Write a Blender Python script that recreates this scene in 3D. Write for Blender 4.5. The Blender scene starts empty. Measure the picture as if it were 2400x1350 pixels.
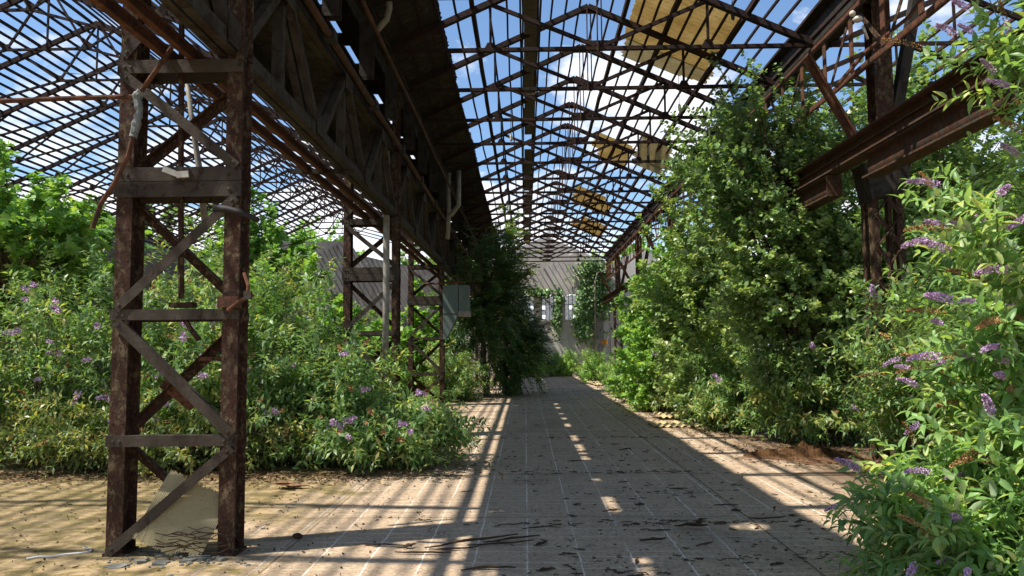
import bpy, math, random
import numpy as np
from mathutils import Vector, Matrix
C = bpy.context.scene.collection
R = math.radians
random.seed(7)
rng = np.random.default_rng(11)

# ------------------------------------------------------------------ camera
CAM_H = 1.6
PITCH, YAW, ROLL = R(4.48), R(0.95), R(-0.5)
cam_d = bpy.data.cameras.new('camera'); cam = bpy.data.objects.new('camera', cam_d); C.objects.link(cam)
cam_d.sensor_width = 36; cam_d.lens = 27.0; cam_d.clip_end = 1000; cam_d.clip_start = 0.05
CM = Matrix.Rotation(YAW, 3, 'Z') @ Matrix.Rotation(R(90) + PITCH, 3, 'X') @ Matrix.Rotation(ROLL, 3, 'Z')
cam.matrix_world = Matrix.Translation((0, 0, CAM_H)) @ CM.to_4x4()
bpy.context.scene.camera = cam

def at(px, py, d):
    """survey helper: the point at depth d (metres along the hall) seen at a position of the 2400 px survey photo"""
    v = CM @ Vector((px - 1200, 675 - py, -1800))
    return Vector((v.x / v.y * d, d, CAM_H + v.z / v.y * d))

# ------------------------------------------------------------------ helpers
WL = {}
ORD = ['nearest', 'second', 'third', 'fourth', 'fifth', 'sixth', 'seventh', 'eighth', 'ninth', 'tenth', 'eleventh',
       'twelfth', 'thirteenth', 'fourteenth', 'fifteenth', 'sixteenth', 'seventeenth', 'eighteenth', 'nineteenth',
       'twentieth', 'twenty-first', 'twenty-second', 'twenty-third', 'twenty-fourth', 'twenty-fifth', 'twenty-sixth',
       'twenty-seventh', 'twenty-eighth', 'twenty-ninth', 'thirtieth', 'thirty-first', 'thirty-second']

def tag(o, label=None, cat=None, group=None, kind=None):
    if label: o['label'] = label
    if cat: o['category'] = cat
    if group: o['group'] = group
    if kind or label: o['kind'] = kind or 'thing'
    return o

def thing(name, label, cat, loc, group=None):
    o = bpy.data.objects.new(name, None); C.objects.link(o)
    o.location = loc; o.empty_display_size = 0.2; o['kind'] = 'thing'
    WL[o.name] = Vector(loc)
    return tag(o, label, cat, group)

def link_mesh(name, me, mat, parent=None, origin=None, smooth=False):
    if mat: me.materials.append(mat)
    if smooth:
        me.polygons.foreach_set('use_smooth', [True] * len(me.polygons))
    o = bpy.data.objects.new(name, me); C.objects.link(o)
    if parent:
        o.parent = parent; WL[o.name] = WL[parent.name]
    else:
        o.location = origin; WL[o.name] = Vector(origin)
    return o

class MB:
    def __init__(s): s.v = []; s.f = []
    def add(s, vs, fs):
        n = len(s.v); s.v += [tuple(v) for v in vs]; s.f += [tuple(i + n for i in f) for f in fs]
    def box(s, lo, hi):
        x0, y0, z0 = lo; x1, y1, z1 = hi
        s.add([(x0,y0,z0),(x1,y0,z0),(x1,y1,z0),(x0,y1,z0),(x0,y0,z1),(x1,y0,z1),(x1,y1,z1),(x0,y1,z1)],
              [(0,3,2,1),(4,5,6,7),(0,1,5,4),(1,2,6,5),(2,3,7,6),(3,0,4,7)])
    def bar(s, p0, p1, w, h, up=(0, 0, 1)):
        p0 = Vector(p0); p1 = Vector(p1); d = (p1 - p0).normalized(); up = Vector(up)
        if abs(d.dot(up)) > 0.99: up = Vector((0, 1, 0))
        a = d.cross(up).normalized(); b = a.cross(d).normalized()
        q = [(-w/2, -h/2), (w/2, -h/2), (w/2, h/2), (-w/2, h/2)]
        vs = [p0 + a*i + b*j for i, j in q] + [p1 + a*i + b*j for i, j in q]
        s.add(vs, [(3,2,1,0),(4,5,6,7),(0,1,5,4),(1,2,6,5),(2,3,7,6),(3,0,4,7)])
    def angle(s, p0, p1, a=.07, t=.009, up=(0, 0, 1), out=(0, -1, 0), flip=1):
        """rolled angle iron: one leg lies in the plane facing out, the other sticks backwards along its upper edge"""
        p0 = Vector(p0); p1 = Vector(p1); d = (p1 - p0).normalized(); o = Vector(out)
        b = o.cross(d).normalized()
        if b.dot(Vector(up)) < 0: b = -b
        b *= flip
        s.bar(p0, p1, t, a, up=b)
        e = b * (a/2 - t/2) - o * (a*.42)
        s.bar(p0 + e, p1 + e, a*.82, t, up=b)
    def path(s, pts, w, h):
        """a long bar through many points, square section, running roughly along y"""
        n = len(s.v); q = [(-w/2, -h/2), (w/2, -h/2), (w/2, h/2), (-w/2, h/2)]
        for p in pts:
            for i, j in q: s.v.append((p[0] + i, p[1], p[2] + j))
        m = len(pts)
        for k in range(m - 1):
            for j in range(4):
                a = n + k*4 + j; b = n + k*4 + (j+1) % 4
                s.f.append((a, b, b + 4, a + 4))
        s.f.append((n, n+3, n+2, n+1)); e = n + (m-1)*4; s.f.append((e, e+1, e+2, e+3))
    def tube(s, pts, r, n=8):
        pts = [Vector(p) for p in pts]; m = len(pts)
        rs = r if isinstance(r, (list, tuple)) else [r]*m
        base = len(s.v); a = None
        for k, p in enumerate(pts):
            d = (pts[min(k+1, m-1)] - pts[max(k-1, 0)]).normalized()
            if a is None:
                a = d.cross(Vector((0, 0, 1)) if abs(d.z) < .9 else Vector((0, 1, 0))).normalized()
            else:
                a = (a - d*a.dot(d)).normalized()
            b = d.cross(a)
            for j in range(n):
                t = 2*math.pi*j/n
                s.v.append(tuple(p + a*(rs[k]*math.cos(t)) + b*(rs[k]*math.sin(t))))
        for k in range(m-1):
            for j in range(n):
                i0 = base + k*n + j; i1 = base + k*n + (j+1) % n
                s.f.append((i0, i1, i1+n, i0+n))
        s.f.append(tuple(base + j for j in reversed(range(n))))
        s.f.append(tuple(base + (m-1)*n + j for j in range(n)))
    def prism(s, pts, y0, y1):
        """polygon in the xz plane pushed along y"""
        n = len(pts); vs = [(x, y0, z) for x, z in pts] + [(x, y1, z) for x, z in pts]
        fs = [tuple(range(n)), tuple(range(2*n-1, n-1, -1))]
        for i in range(n):
            j = (i+1) % n; fs.append((j, i, i+n, j+n))
        s.add(vs, fs)
    def ball(s, c, r, n=6, sq=(1,1,1)):
        vs = []; fs = []
        for i in range(1, n):
            for j in range(n):
                t = math.pi*i/n; p = 2*math.pi*j/n
                vs.append((c[0]+r*sq[0]*math.sin(t)*math.cos(p), c[1]+r*sq[1]*math.sin(t)*math.sin(p), c[2]+r*sq[2]*math.cos(t)))
        for i in range(n-2):
            for j in range(n):
                a = i*n+j; b = i*n+(j+1) % n; fs.append((a, a+n, b+n, b))
        t0 = len(vs); vs.append((c[0], c[1], c[2]+r*sq[2])); vs.append((c[0], c[1], c[2]-r*sq[2]))
        for j in range(n):
            fs.append((t0, j, (j+1) % n)); fs.append((t0+1, (n-2)*n+(j+1) % n, (n-2)*n+j))
        s.add(vs, fs)
    def build(s, name, mat, parent=None, origin=None, smooth=False):
        V = np.array(s.v, dtype=float)
        if parent is not None: off = WL[parent.name]
        elif origin is not None: off = Vector(origin)
        else:
            lo = V.min(0); hi = V.max(0); off = Vector(((lo[0]+hi[0])/2, (lo[1]+hi[1])/2, lo[2]))
        V = V - np.array(off)
        me = bpy.data.meshes.new(name); me.from_pydata(V.tolist(), [], s.f); me.update()
        return link_mesh(name, me, mat, parent, off, smooth)

def tri_mesh(name, V, F, tone=None):
    me = bpy.data.meshes.new(name); m = len(F)
    me.vertices.add(len(V)); me.vertices.foreach_set('co', np.ascontiguousarray(V, dtype=np.float32).ravel())
    me.loops.add(m*3); me.loops.foreach_set('vertex_index', np.ascontiguousarray(F, dtype=np.int32).ravel())
    me.polygons.add(m); me.polygons.foreach_set('loop_start', np.arange(m, dtype=np.int32)*3)
    me.update(calc_edges=True)
    if tone is not None:
        a = me.attributes.new('tone', 'FLOAT', 'POINT'); a.data.foreach_set('value', np.ascontiguousarray(tone, dtype=np.float32))
    return me

def copy_tree(o, parent=None, shift=(0, 0, 0), label=None):
    c = o.copy(); C.objects.link(c)
    if parent: c.parent = parent
    else: c.location = Vector(o.location) + Vector(shift)
    WL[c.name] = WL[o.name] + Vector(shift)
    if label: c['label'] = label
    for ch in list(o.children): copy_tree(ch, c, shift)
    return c

# ------------------------------------------------------------------ materials
def new_mat(name):
    m = bpy.data.materials.new(name); m.use_nodes = True
    nt = m.node_tree; nt.nodes.clear()
    return m, nt, nt.nodes, nt.links
def N(nt, t, **kw):
    n = nt.nodes.new(t)
    for k, v in kw.items(): setattr(n, k, v)
    return n
def setin(nt, n, name, v):
    if hasattr(v, 'is_linked') or hasattr(v, 'links'): nt.links.new(v, n.inputs[name])
    else: n.inputs[name].default_value = v
def noise(nt, vec, scale, detail=5, rough=.6, dist=0):
    n = N(nt, 'ShaderNodeTexNoise'); nt.links.new(vec, n.inputs['Vector'])
    n.inputs['Scale'].default_value = scale; n.inputs['Detail'].default_value = detail
    n.inputs['Roughness'].default_value = rough; n.inputs['Distortion'].default_value = dist
    return n.outputs['Fac']
def ramp(nt, fac, a, b, ca=(0,0,0,1), cb=(1,1,1,1)):
    r = N(nt, 'ShaderNodeValToRGB'); nt.links.new(fac, r.inputs['Fac'])
    if a > b: a, b, ca, cb = b, a, cb, ca
    r.color_ramp.elements[0].position = a; r.color_ramp.elements[1].position = b
    r.color_ramp.elements[0].color = ca; r.color_ramp.elements[1].color = cb
    return r.outputs['Color']
def mix(nt, fac, a, b, bt='MIX'):
    m = N(nt, 'ShaderNodeMix', data_type='RGBA', blend_type=bt)
    for i, v in ((0, fac), (6, a), (7, b)):
        if isinstance(v, (int, float)): m.inputs[i].default_value = v
        elif isinstance(v, tuple): m.inputs[i].default_value = v if len(v) == 4 else (*v, 1)
        else: nt.links.new(v, m.inputs[i])
    return m.outputs[2]
def mth(nt, op, a, b=None, c=None):
    m = N(nt, 'ShaderNodeMath', operation=op)
    for i, v in enumerate((a, b, c)):
        if v is None: continue
        if isinstance(v, (int, float)): m.inputs[i].default_value = v
        else: nt.links.new(v, m.inputs[i])
    return m.outputs[0]
def pos(nt, scale=None):
    g = N(nt, 'ShaderNodeNewGeometry').outputs['Position']
    if scale:
        m = N(nt, 'ShaderNodeMapping'); nt.links.new(g, m.inputs['Vector']); m.inputs['Scale'].default_value = scale
        return m.outputs['Vector']
    return g
def finish(nt, col, rough=.85, bump=None, bs=.3, bd=.01, spec=.3, metal=0):
    p = N(nt, 'ShaderNodeBsdfPrincipled')
    if isinstance(col, tuple): p.inputs['Base Color'].default_value = (*col[:3], 1)
    else: nt.links.new(col, p.inputs['Base Color'])
    if isinstance(rough, (int, float)): p.inputs['Roughness'].default_value = rough
    else: nt.links.new(rough, p.inputs['Roughness'])
    p.inputs['Specular IOR Level'].default_value = spec; p.inputs['Metallic'].default_value = metal
    if bump is not None:
        b = N(nt, 'ShaderNodeBump'); b.inputs['Strength'].default_value = bs; b.inputs['Distance'].default_value = bd
        nt.links.new(bump, b.inputs['Height']); nt.links.new(b.outputs['Normal'], p.inputs['Normal'])
    o = N(nt, 'ShaderNodeOutputMaterial'); nt.links.new(p.outputs[0], o.inputs['Surface'])
    return p

def rust(name, base, dark, paint, amount=.5, scale=4, streak=(1, 1, .6), gain=.62):
    """rusted steel: base rust, darker scale, remains of old paint"""
    base, dark, paint = [tuple(x*gain for x in q) for q in (base, dark, paint)]
    m, nt, n, l = new_mat(name); P = pos(nt); S = pos(nt, streak)
    n1 = noise(nt, S, scale, 8, .65, .4); n2 = noise(nt, P, scale*6, 6, .7); n3 = noise(nt, S, scale*2.6, 9, .78, .15)
    c = mix(nt, ramp(nt, n2, .38, .66), base, dark)
    lo = .62 - amount*.35
    pm = ramp(nt, n3, lo, lo + .06)
    c = mix(nt, pm, c, mix(nt, n2, paint, tuple(x*.62 for x in paint)))
    c = mix(nt, mth(nt, 'MULTIPLY', ramp(nt, n1, .45, .7), .7), c, dark)
    h = mth(nt, 'ADD', mth(nt, 'MULTIPLY', pm, .7), n2)
    finish(nt, c, .86, h, .8, .012, .2)
    return m
M = {}
M['roof'] = rust('roof_steel', (.085, .036, .022), (.032, .018, .014), (.055, .045, .038), .35)
M['leg'] = rust('column_steel', (.15, .062, .036), (.055, .028, .02), (.34, .24, .13), .36, 7.0, gain=.48)
M['lace'] = rust('lacing_steel', (.15, .075, .045), (.05, .03, .022), (.15, .12, .088), .7, 3, gain=.52)
M['grey'] = rust('grey_girder_steel', (.115, .058, .032), (.035, .024, .017), (.12, .10, .07), .55, 3.4, gain=.55)
M['red'] = rust('orange_rust_steel', (.26, .105, .05), (.10, .045, .028), (.16, .10, .07), .25, 4)
M['rail'] = rust('rusty_rail_steel', (.20, .095, .05), (.075, .042, .028), (.14, .12, .09), .3, 3)
M['sheet_dark'] = rust('weathered_eave_sheet', (.11, .092, .068), (.05, .042, .034), (.20, .18, .13), .3, 1.6, (1, 1, 1), gain=.42)
M['post'] = rust('dark_post_steel', (.06, .038, .026), (.028, .02, .016), (.085, .075, .06), .5, 2.5)

def simple(name, a, b, scale=8, rough=.7, bump=.2, spec=.3):
    m, nt, n, l = new_mat(name); f = noise(nt, pos(nt), scale, 6, .65)
    finish(nt, mix(nt, ramp(nt, f, .3, .7), a, b), rough, f, bump, .01, spec)
    return m
M['pipe_pale'] = simple('pale_pipe_paint', (.34, .32, .27), (.17, .15, .12), 7)
M['tape'] = simple('grey_tape', (.22, .23, .22), (.10, .11, .10), 25, .6, .6)
M['cabinet'] = simple('green_grey_cabinet_paint', (.13, .17, .15), (.09, .12, .105), 3, .55, .1)
M['bark'] = simple('bark', (.085, .055, .035), (.035, .024, .017), 20, .95, .7, .1)
M['bark_pale'] = simple('pale_bark', (.34, .19, .10), (.13, .075, .045), 14, .9, .7, .1)
M['stem'] = simple('stem_wood', (.16, .12, .075), (.08, .058, .036), 14, .9, .4, .1)
M['stem_green'] = simple('green_stem', (.17, .17, .07), (.12, .10, .05), 14, .7, .2)
M['trunk'] = simple('trunk_wood', (.12, .10, .08), (.055, .045, .036), 10, .9, .6, .1)
M['stone'] = simple('grey_rubble', (.20, .195, .165), (.10, .10, .085), 9, .9, .5, .1)
M['mulch'] = simple('brown_mulch', (.12, .062, .026), (.035, .02, .012), 16, .95, .9, .05)
M['white'] = simple('white_cord', (.72, .74, .75), (.5, .52, .53), 10, .5)
M['iron_black'] = simple('black_iron', (.03, .025, .022), (.015, .013, .012), 12, .7, .3)
M['orange_sign'] = simple('orange_plate_paint', (.62, .27, .03), (.42, .17, .03), 6, .5, .05)
M['insulator'] = simple('porcelain', (.7, .66, .56), (.45, .4, .33), 9, .35, .1)
M['wood_grey'] = simple('weathered_wood', (.15, .125, .10), (.07, .058, .046), 9, .95, .5, .1)

def translucent_sheet(name, a, b, tr=.5):
    m, nt, n, l = new_mat(name); f = noise(nt, pos(nt), 2.2, 7, .7, .5); g = noise(nt, pos(nt, (3, 3, 14)), 5, 5, .7)
    c = mix(nt, ramp(nt, f, .35, .7), a, b); c = mix(nt, mth(nt, 'MULTIPLY', ramp(nt, g, .55, .75), .5), c, tuple(x*.4 for x in b))
    d = N(nt, 'ShaderNodeBsdfDiffuse'); t = N(nt, 'ShaderNodeBsdfTranslucent'); x = N(nt, 'ShaderNodeMixShader')
    l.new(c, d.inputs['Color']); l.new(c, t.inputs['Color']); x.inputs[0].default_value = tr
    l.new(d.outputs[0], x.inputs[1]); l.new(t.outputs[0], x.inputs[2])
    o = N(nt, 'ShaderNodeOutputMaterial'); l.new(x.outputs[0], o.inputs['Surface'])
    return m
M['grp'] = translucent_sheet('yellowed_corrugated_plastic', (.72, .60, .36), (.56, .43, .21), .6)
M['grp_pale'] = translucent_sheet('pale_corrugated_plastic', (.68, .62, .46), (.55, .46, .28), .5)
M['grp_ground'] = translucent_sheet('fallen_plastic_sheet', (.62, .50, .28), (.46, .34, .16), .2)
M['grp_lean'] = translucent_sheet('leaning_plastic_sheet', (.50, .44, .27), (.40, .34, .2), .35)

def leaf_mat(name, dark, light, yellow, under, trans=.38, rough=.42, spec=.5, gain=1.9):
    m, nt, n, l = new_mat(name)
    dark, light, yellow, under = [tuple(x*gain for x in q) for q in (dark, light, yellow, under)]
    a = N(nt, 'ShaderNodeAttribute', attribute_name='tone').outputs['Fac']
    r = N(nt, 'ShaderNodeValToRGB'); l.new(a, r.inputs['Fac'])
    e = r.color_ramp.elements; e[0].color = (*dark, 1); e[1].color = (*yellow, 1); e[1].position = 1.0
    k = e.new(.72); k.color = (*light, 1)
    col = r.outputs['Color']
    bf = N(nt, 'ShaderNodeNewGeometry').outputs['Backfacing']
    col2 = mix(nt, mth(nt, 'MULTIPLY', bf, .75), col, under)
    p = N(nt, 'ShaderNodeBsdfPrincipled'); l.new(col2, p.inputs['Base Color'])
    p.inputs['Roughness'].default_value = rough; p.inputs['Specular IOR Level'].default_value = spec
    t = N(nt, 'ShaderNodeBsdfTranslucent')
    l.new(mix(nt, 1.0, col, (1.5, 1.45, .55), 'MULTIPLY'), t.inputs['Color'])
    x = N(nt, 'ShaderNodeMixShader'); x.inputs[0].default_value = trans
    l.new(p.outputs[0], x.inputs[1]); l.new(t.outputs[0], x.inputs[2])
    o = N(nt, 'ShaderNodeOutputMaterial'); l.new(x.outputs[0], o.inputs['Surface'])
    return m
M['bud'] = leaf_mat('buddleia_leaf', (.036, .075, .026), (.105, .175, .052), (.25, .23, .08), (.22, .26, .17), .42, gain=2.1)
M['bud_near'] = leaf_mat('near_buddleia_leaf', (.042, .088, .028), (.12, .205, .058), (.24, .27, .09), (.26, .31, .20), .44, gain=2.15)
M['bud_dry'] = leaf_mat('dusty_buddleia_leaf', (.05, .085, .028), (.12, .165, .05), (.26, .22, .07), (.20, .22, .13))
M['poplar'] = leaf_mat('poplar_leaf', (.040, .082, .026), (.115, .185, .055), (.20, .24, .08), (.20, .25, .15), .36, .36, .6)
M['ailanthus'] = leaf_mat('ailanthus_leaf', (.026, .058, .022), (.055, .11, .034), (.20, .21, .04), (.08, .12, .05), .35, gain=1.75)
M['maple'] = leaf_mat('broad_leaf', (.055, .125, .025), (.13, .24, .05), (.20, .28, .06), (.17, .24, .09), .4)
M['weed'] = leaf_mat('weed_leaf', (.09, .17, .045), (.17, .28, .07), (.30, .30, .10), (.18, .25, .1), .4)
M['drygrass'] = leaf_mat('dry_grass', (.26, .19, .10), (.38, .29, .16), (.46, .36, .2), (.3, .22, .12), .2)
M['ivy'] = leaf_mat('ivy_leaf', (.04, .085, .025), (.09, .17, .045), (.15, .20, .05), (.12, .16, .08), .25)

def tone_mat(name, cols, rough=.8):
    m, nt, n, l = new_mat(name); a = N(nt, 'ShaderNodeAttribute', attribute_name='tone').outputs['Fac']
    r = N(nt, 'ShaderNodeValToRGB'); l.new(a, r.inputs['Fac']); e = r.color_ramp.elements
    e[0].color = (*cols[0], 1); e[1].color = (*cols[-1], 1)
    for i, c in enumerate(cols[1:-1]): e.new((i+1)/(len(cols)-1)).color = (*c, 1)
    finish(nt, r.outputs['Color'], rough, spec=.15)
    return m
M['lilac'] = tone_mat('lilac_florets', [(.32, .19, .34), (.52, .34, .52), (.76, .58, .74)])
M['spent'] = tone_mat('spent_florets', [(.15, .08, .03), (.34, .19, .075), (.48, .32, .14)])

# floor
def floor_mat():
    m, nt, n, l = new_mat('tiled_concrete_floor'); P = pos(nt)
    s = N(nt, 'ShaderNodeSeparateXYZ'); l.new(P, s.inputs[0]); X, Y = s.outputs[0], s.outputs[1]
    wob = mth(nt, 'MULTIPLY', mth(nt, 'SUBTRACT', noise(nt, P, 7, 5, .7), .5), .05)
    big = noise(nt, P, .8, 6, .65, .4); fine = noise(nt, pos(nt, (.6, 1.3, 1)), 45, 6, .8); mid = noise(nt, P, 5, 7, .7)
    base = mix(nt, ramp(nt, big, .3, .7), (.52, .385, .25), (.41, .30, .19))
    base = mix(nt, mth(nt, 'MULTIPLY', ramp(nt, fine, .47, .66), .6), base, (.20, .145, .10))
    base = mix(nt, mth(nt, 'MULTIPLY', ramp(nt, mid, .52, .74), .55), base, (.21, .16, .115))
    streaky = noise(nt, pos(nt, (6, 8, 1)), 1.0, 8, .78, .4); speck = noise(nt, pos(nt, (26, 34, 1)), 1.0, 5, .8)
    base = mix(nt, mth(nt, 'MULTIPLY', ramp(nt, streaky, .46, .58), .55), base, (.28, .205, .14))
    base = mix(nt, mth(nt, 'MULTIPLY', ramp(nt, speck, .54, .59), .6), base, (.13, .092, .06))
    base = mix(nt, mth(nt, 'MULTIPLY', ramp(nt, speck, .455, .40), .6), base, (.68, .54, .37))
    def lines(v, size, w):
        q = mth(nt, 'FRACT', mth(nt, 'DIVIDE', mth(nt, 'ADD', v, wob), size))
        d = mth(nt, 'MULTIPLY', mth(nt, 'SUBTRACT', .5, mth(nt, 'ABSOLUTE', mth(nt, 'SUBTRACT', q, .5))), size)
        return mth(nt, 'LESS_THAN', d, w)
    gm = ramp(nt, noise(nt, pos(nt, (1, .5, 1)), 1.1, 6, .75), .40, .52)
    gm2 = ramp(nt, noise(nt, pos(nt, (.35, 2, 1)), 2.1, 5, .7), .44, .54)
    lx = mth(nt, 'MULTIPLY', lines(X, .40, .0062), gm); ly = mth(nt, 'MULTIPLY', lines(Y, .155, .009), gm2)
    base = mix(nt, mth(nt, 'MULTIPLY', ly, .55), base, (.66, .57, .46))
    base = mix(nt, mth(nt, 'MULTIPLY', lx, .9), base, (.72, .64, .53))
    dl = mth(nt, 'MULTIPLY', lines(Y, 2.48, .011), .75); dl2 = mth(nt, 'MULTIPLY', lines(mth(nt, 'ADD', X, 1.93), 4.0, .010), .75)
    base = mix(nt, mth(nt, 'MAXIMUM', dl, dl2), base, (.07, .055, .04))
    # moss and humus on the left, soil under the plants on the right
    n5 = noise(nt, P, 1.3, 8, .7, .6); n6 = noise(nt, P, 11, 8, .75)
    lm = mth(nt, 'MULTIPLY', mth(nt, 'SUBTRACT', -1.3, X), .15)
    lm = mth(nt, 'MINIMUM', lm, .33)
    mm = ramp(nt, mth(nt, 'ADD', mth(nt, 'ADD', mth(nt, 'MULTIPLY', n5, .7), mth(nt, 'MULTIPLY', n6, .3)), lm), .56, .70)
    n7 = noise(nt, pos(nt, (4, 5.5, 1)), 1.0, 8, .78, .5)
    moss = mix(nt, ramp(nt, n7, .44, .58), (.145, .11, .042), (.37, .265, .14))
    moss = mix(nt, mth(nt, 'MULTIPLY', ramp(nt, n5, .50, .64), .6), moss, (.135, .115, .03))
    # bare slab shows between moss at the far left
    base = mix(nt, mth(nt, 'MULTIPLY', mm, mth(nt, 'LESS_THAN', X, -.8)), base, moss)
    rm = mth(nt, 'MINIMUM', mth(nt, 'MULTIPLY', mth(nt, 'SUBTRACT', X, 2.6), .2), .3)
    sm = ramp(nt, mth(nt, 'ADD', mth(nt, 'ADD', mth(nt, 'MULTIPLY', n5, .6), mth(nt, 'MULTIPLY', n6, .4)), rm), .60, .74)
    base = mix(nt, mth(nt, 'MULTIPLY', sm, mth(nt, 'GREATER_THAN', X, 2.4)), base, (.17, .115, .07))
    # dark stain patches on the tiles
    st = ramp(nt, noise(nt, pos(nt, (1, .55, 1)), .9, 7, .7, .5), .53, .70)
    base = mix(nt, mth(nt, 'MULTIPLY', st, .6), base, (.17, .128, .092))
    vo = N(nt, 'ShaderNodeTexVoronoi', feature='DISTANCE_TO_EDGE'); wv_ = N(nt, 'ShaderNodeVectorMath', operation='ADD')
    nz = N(nt, 'ShaderNodeTexNoise'); l.new(P, nz.inputs['Vector']); nz.inputs['Scale'].default_value = 2.5; nz.inputs['Detail'].default_value = 6
    l.new(P, wv_.inputs[0]); l.new(nz.outputs['Color'], wv_.inputs[1]); l.new(wv_.outputs[0], vo.inputs['Vector']); vo.inputs['Scale'].default_value = .42
    ck = mth(nt, 'MULTIPLY', mth(nt, 'LESS_THAN', vo.outputs['Distance'], .0035), ramp(nt, noise(nt, P, .5, 3), .48, .54))
    base = mix(nt, mth(nt, 'MULTIPLY', ck, .8), base, (.06, .045, .03))
    h = mth(nt, 'SUBTRACT', mth(nt, 'ADD', fine, n6), mth(nt, 'MULTIPLY', mth(nt, 'MAXIMUM', dl, dl2), 1.0))
    finish(nt, base, .9, h, .35, .008, .2)
    return m
M['floor'] = floor_mat()
M['ground'] = simple('outside_ground', (.12, .13, .05), (.17, .14, .08), .6, .95, .3, .1)

def wall_mat(name, a, b):
    m, nt, n, l = new_mat(name); P = pos(nt); S = pos(nt, (1.6, 1.6, .22))
    f = noise(nt, P, .7, 8, .7, .5); g = noise(nt, S, 2.2, 7, .7); h = noise(nt, P, 30, 5, .7)
    c = mix(nt, ramp(nt, f, .3, .7), a, b); c = mix(nt, mth(nt, 'MULTIPLY', ramp(nt, g, .48, .72), .6), c, tuple(x*.5 for x in b))
    c = mix(nt, mth(nt, 'MULTIPLY', ramp(nt, h, .5, .8), .35), c, tuple(x*.6 for x in a))
    c = mix(nt, ramp(nt, noise(nt, P, 1.6, 3, .5, .6), .66, .67), c, tuple(min(1, x*1.22) for x in a))
    finish(nt, c, .92, mth(nt, 'ADD', h, f), .4, .02, .15)
    return m
M['wall'] = wall_mat('stained_render', (.66, .61, .55), (.46, .42, .37))
M['wall_left'] = wall_mat('dark_stained_concrete', (.24, .23, .215), (.15, .14, .13))
M['pilaster'] = wall_mat('pilaster_concrete', (.27, .25, .22), (.19, .175, .16))
def glass_mat():
    m, nt, n, l = new_mat('dusty_glass'); f = noise(nt, pos(nt), 6, 4)
    t = N(nt, 'ShaderNodeBsdfTransparent'); p = N(nt, 'ShaderNodeBsdfPrincipled')
    p.inputs['Base Color'].default_value = (.38, .43, .42, 1); p.inputs['Roughness'].default_value = .25
    x = N(nt, 'ShaderNodeMixShader'); l.new(mth(nt, 'ADD', mth(nt, 'MULTIPLY', f, .5), .3), x.inputs[0])
    l.new(t.outputs[0], x.inputs[1]); l.new(p.outputs[0], x.inputs[2])
    o = N(nt, 'ShaderNodeOutputMaterial'); l.new(x.outputs[0], o.inputs['Surface']); return m
M['glass'] = glass_mat()

# ------------------------------------------------------------------ sky and sun
SUN = Vector((1.0, .34, -1.76)).normalized()          # direction the light travels
elev = math.asin(-SUN.z); az = math.atan2(-SUN.x, -SUN.y)   # compass bearing of the sun from +Y towards +X
w = bpy.data.worlds.new('World'); bpy.context.scene.world = w; w.use_nodes = True
nt = w.node_tree; nt.nodes.clear()
sky = N(nt, 'ShaderNodeTexSky', sky_type='NISHITA', sun_disc=False); sky.sun_elevation = elev; sky.sun_rotation = az
sky.air_density = 1.0; sky.dust_density = .6; sky.ozone_density = 1.6
tc = N(nt, 'ShaderNodeTexCoord').outputs['Generated']
sp = N(nt, 'ShaderNodeSeparateXYZ'); nt.links.new(tc, sp.inputs[0])
zz = mth(nt, 'ADD', mth(nt, 'MAXIMUM', sp.outputs[2], 0), .22)
cb = N(nt, 'ShaderNodeCombineXYZ')
nt.links.new(mth(nt, 'DIVIDE', sp.outputs[0], zz), cb.inputs[0]); nt.links.new(mth(nt, 'DIVIDE', sp.outputs[1], zz), cb.inputs[1])
mp = N(nt, 'ShaderNodeMapping'); nt.links.new(cb.outputs[0], mp.inputs['Vector']); mp.inputs['Location'].default_value = (7.3, 2.9, 0)
cn = noise(nt, mp.outputs['Vector'], 1.9, 8, .56, .25)
low = mth(nt, 'MULTIPLY', mth(nt, 'SUBTRACT', .34, sp.outputs[2]), .34)
cm = ramp(nt, mth(nt, 'ADD', cn, low), .50, .59)
cs = ramp(nt, noise(nt, mp.outputs['Vector'], 4.5, 6, .6), .3, .7, (5.2, 5.7, 6.6, 1), (9.6, 9.5, 9.4, 1))
blue = mix(nt, 1.0, sky.outputs[0], (.95, 1.08, 1.18), 'MULTIPLY')
bg = N(nt, 'ShaderNodeBackground'); nt.links.new(mix(nt, cm, blue, cs), bg.inputs['Color']); bg.inputs['Strength'].default_value = .10
wo = N(nt, 'ShaderNodeOutputWorld'); nt.links.new(bg.outputs[0], wo.inputs['Surface'])
sl = bpy.data.lights.new('sun', 'SUN'); sl.energy = 4.8; sl.angle = R(.7); sl.color = (1, .945, .87)
so = bpy.data.objects.new('sun', sl); C.objects.link(so); so.rotation_euler = SUN.to_track_quat('-Z', 'Y').to_euler(); so.location = (-15, 5, 30)
sc = bpy.context.scene
sc.view_settings.view_transform = 'Standard'; sc.view_settings.look = 'None'; sc.view_settings.gamma = 1; sc.view_settings.exposure = .75
sc.cycles.max_bounces = 6; sc.cycles.diffuse_bounces = 3; sc.cycles.transparent_max_bounces = 8

# ------------------------------------------------------------------ main dimensions (metres)
S = 1.95                                   # truss spacing
YK = [12.36 + S*k for k in range(-5, 17)]  # trusses of the hall
ZE = 6.52; SL = .447
XL, XR = -2.32, 4.86; XM = (XL+XR)/2; HS = (XR-XL)/2; ZR = ZE + SL*HS
LL, LR = -17.5, -3.42; LM = (LL+LR)/2; LZR = ZE + .45*(LM-LL)
Y0, Y1 = 1.6, 44.6; YW = 44.8

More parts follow.
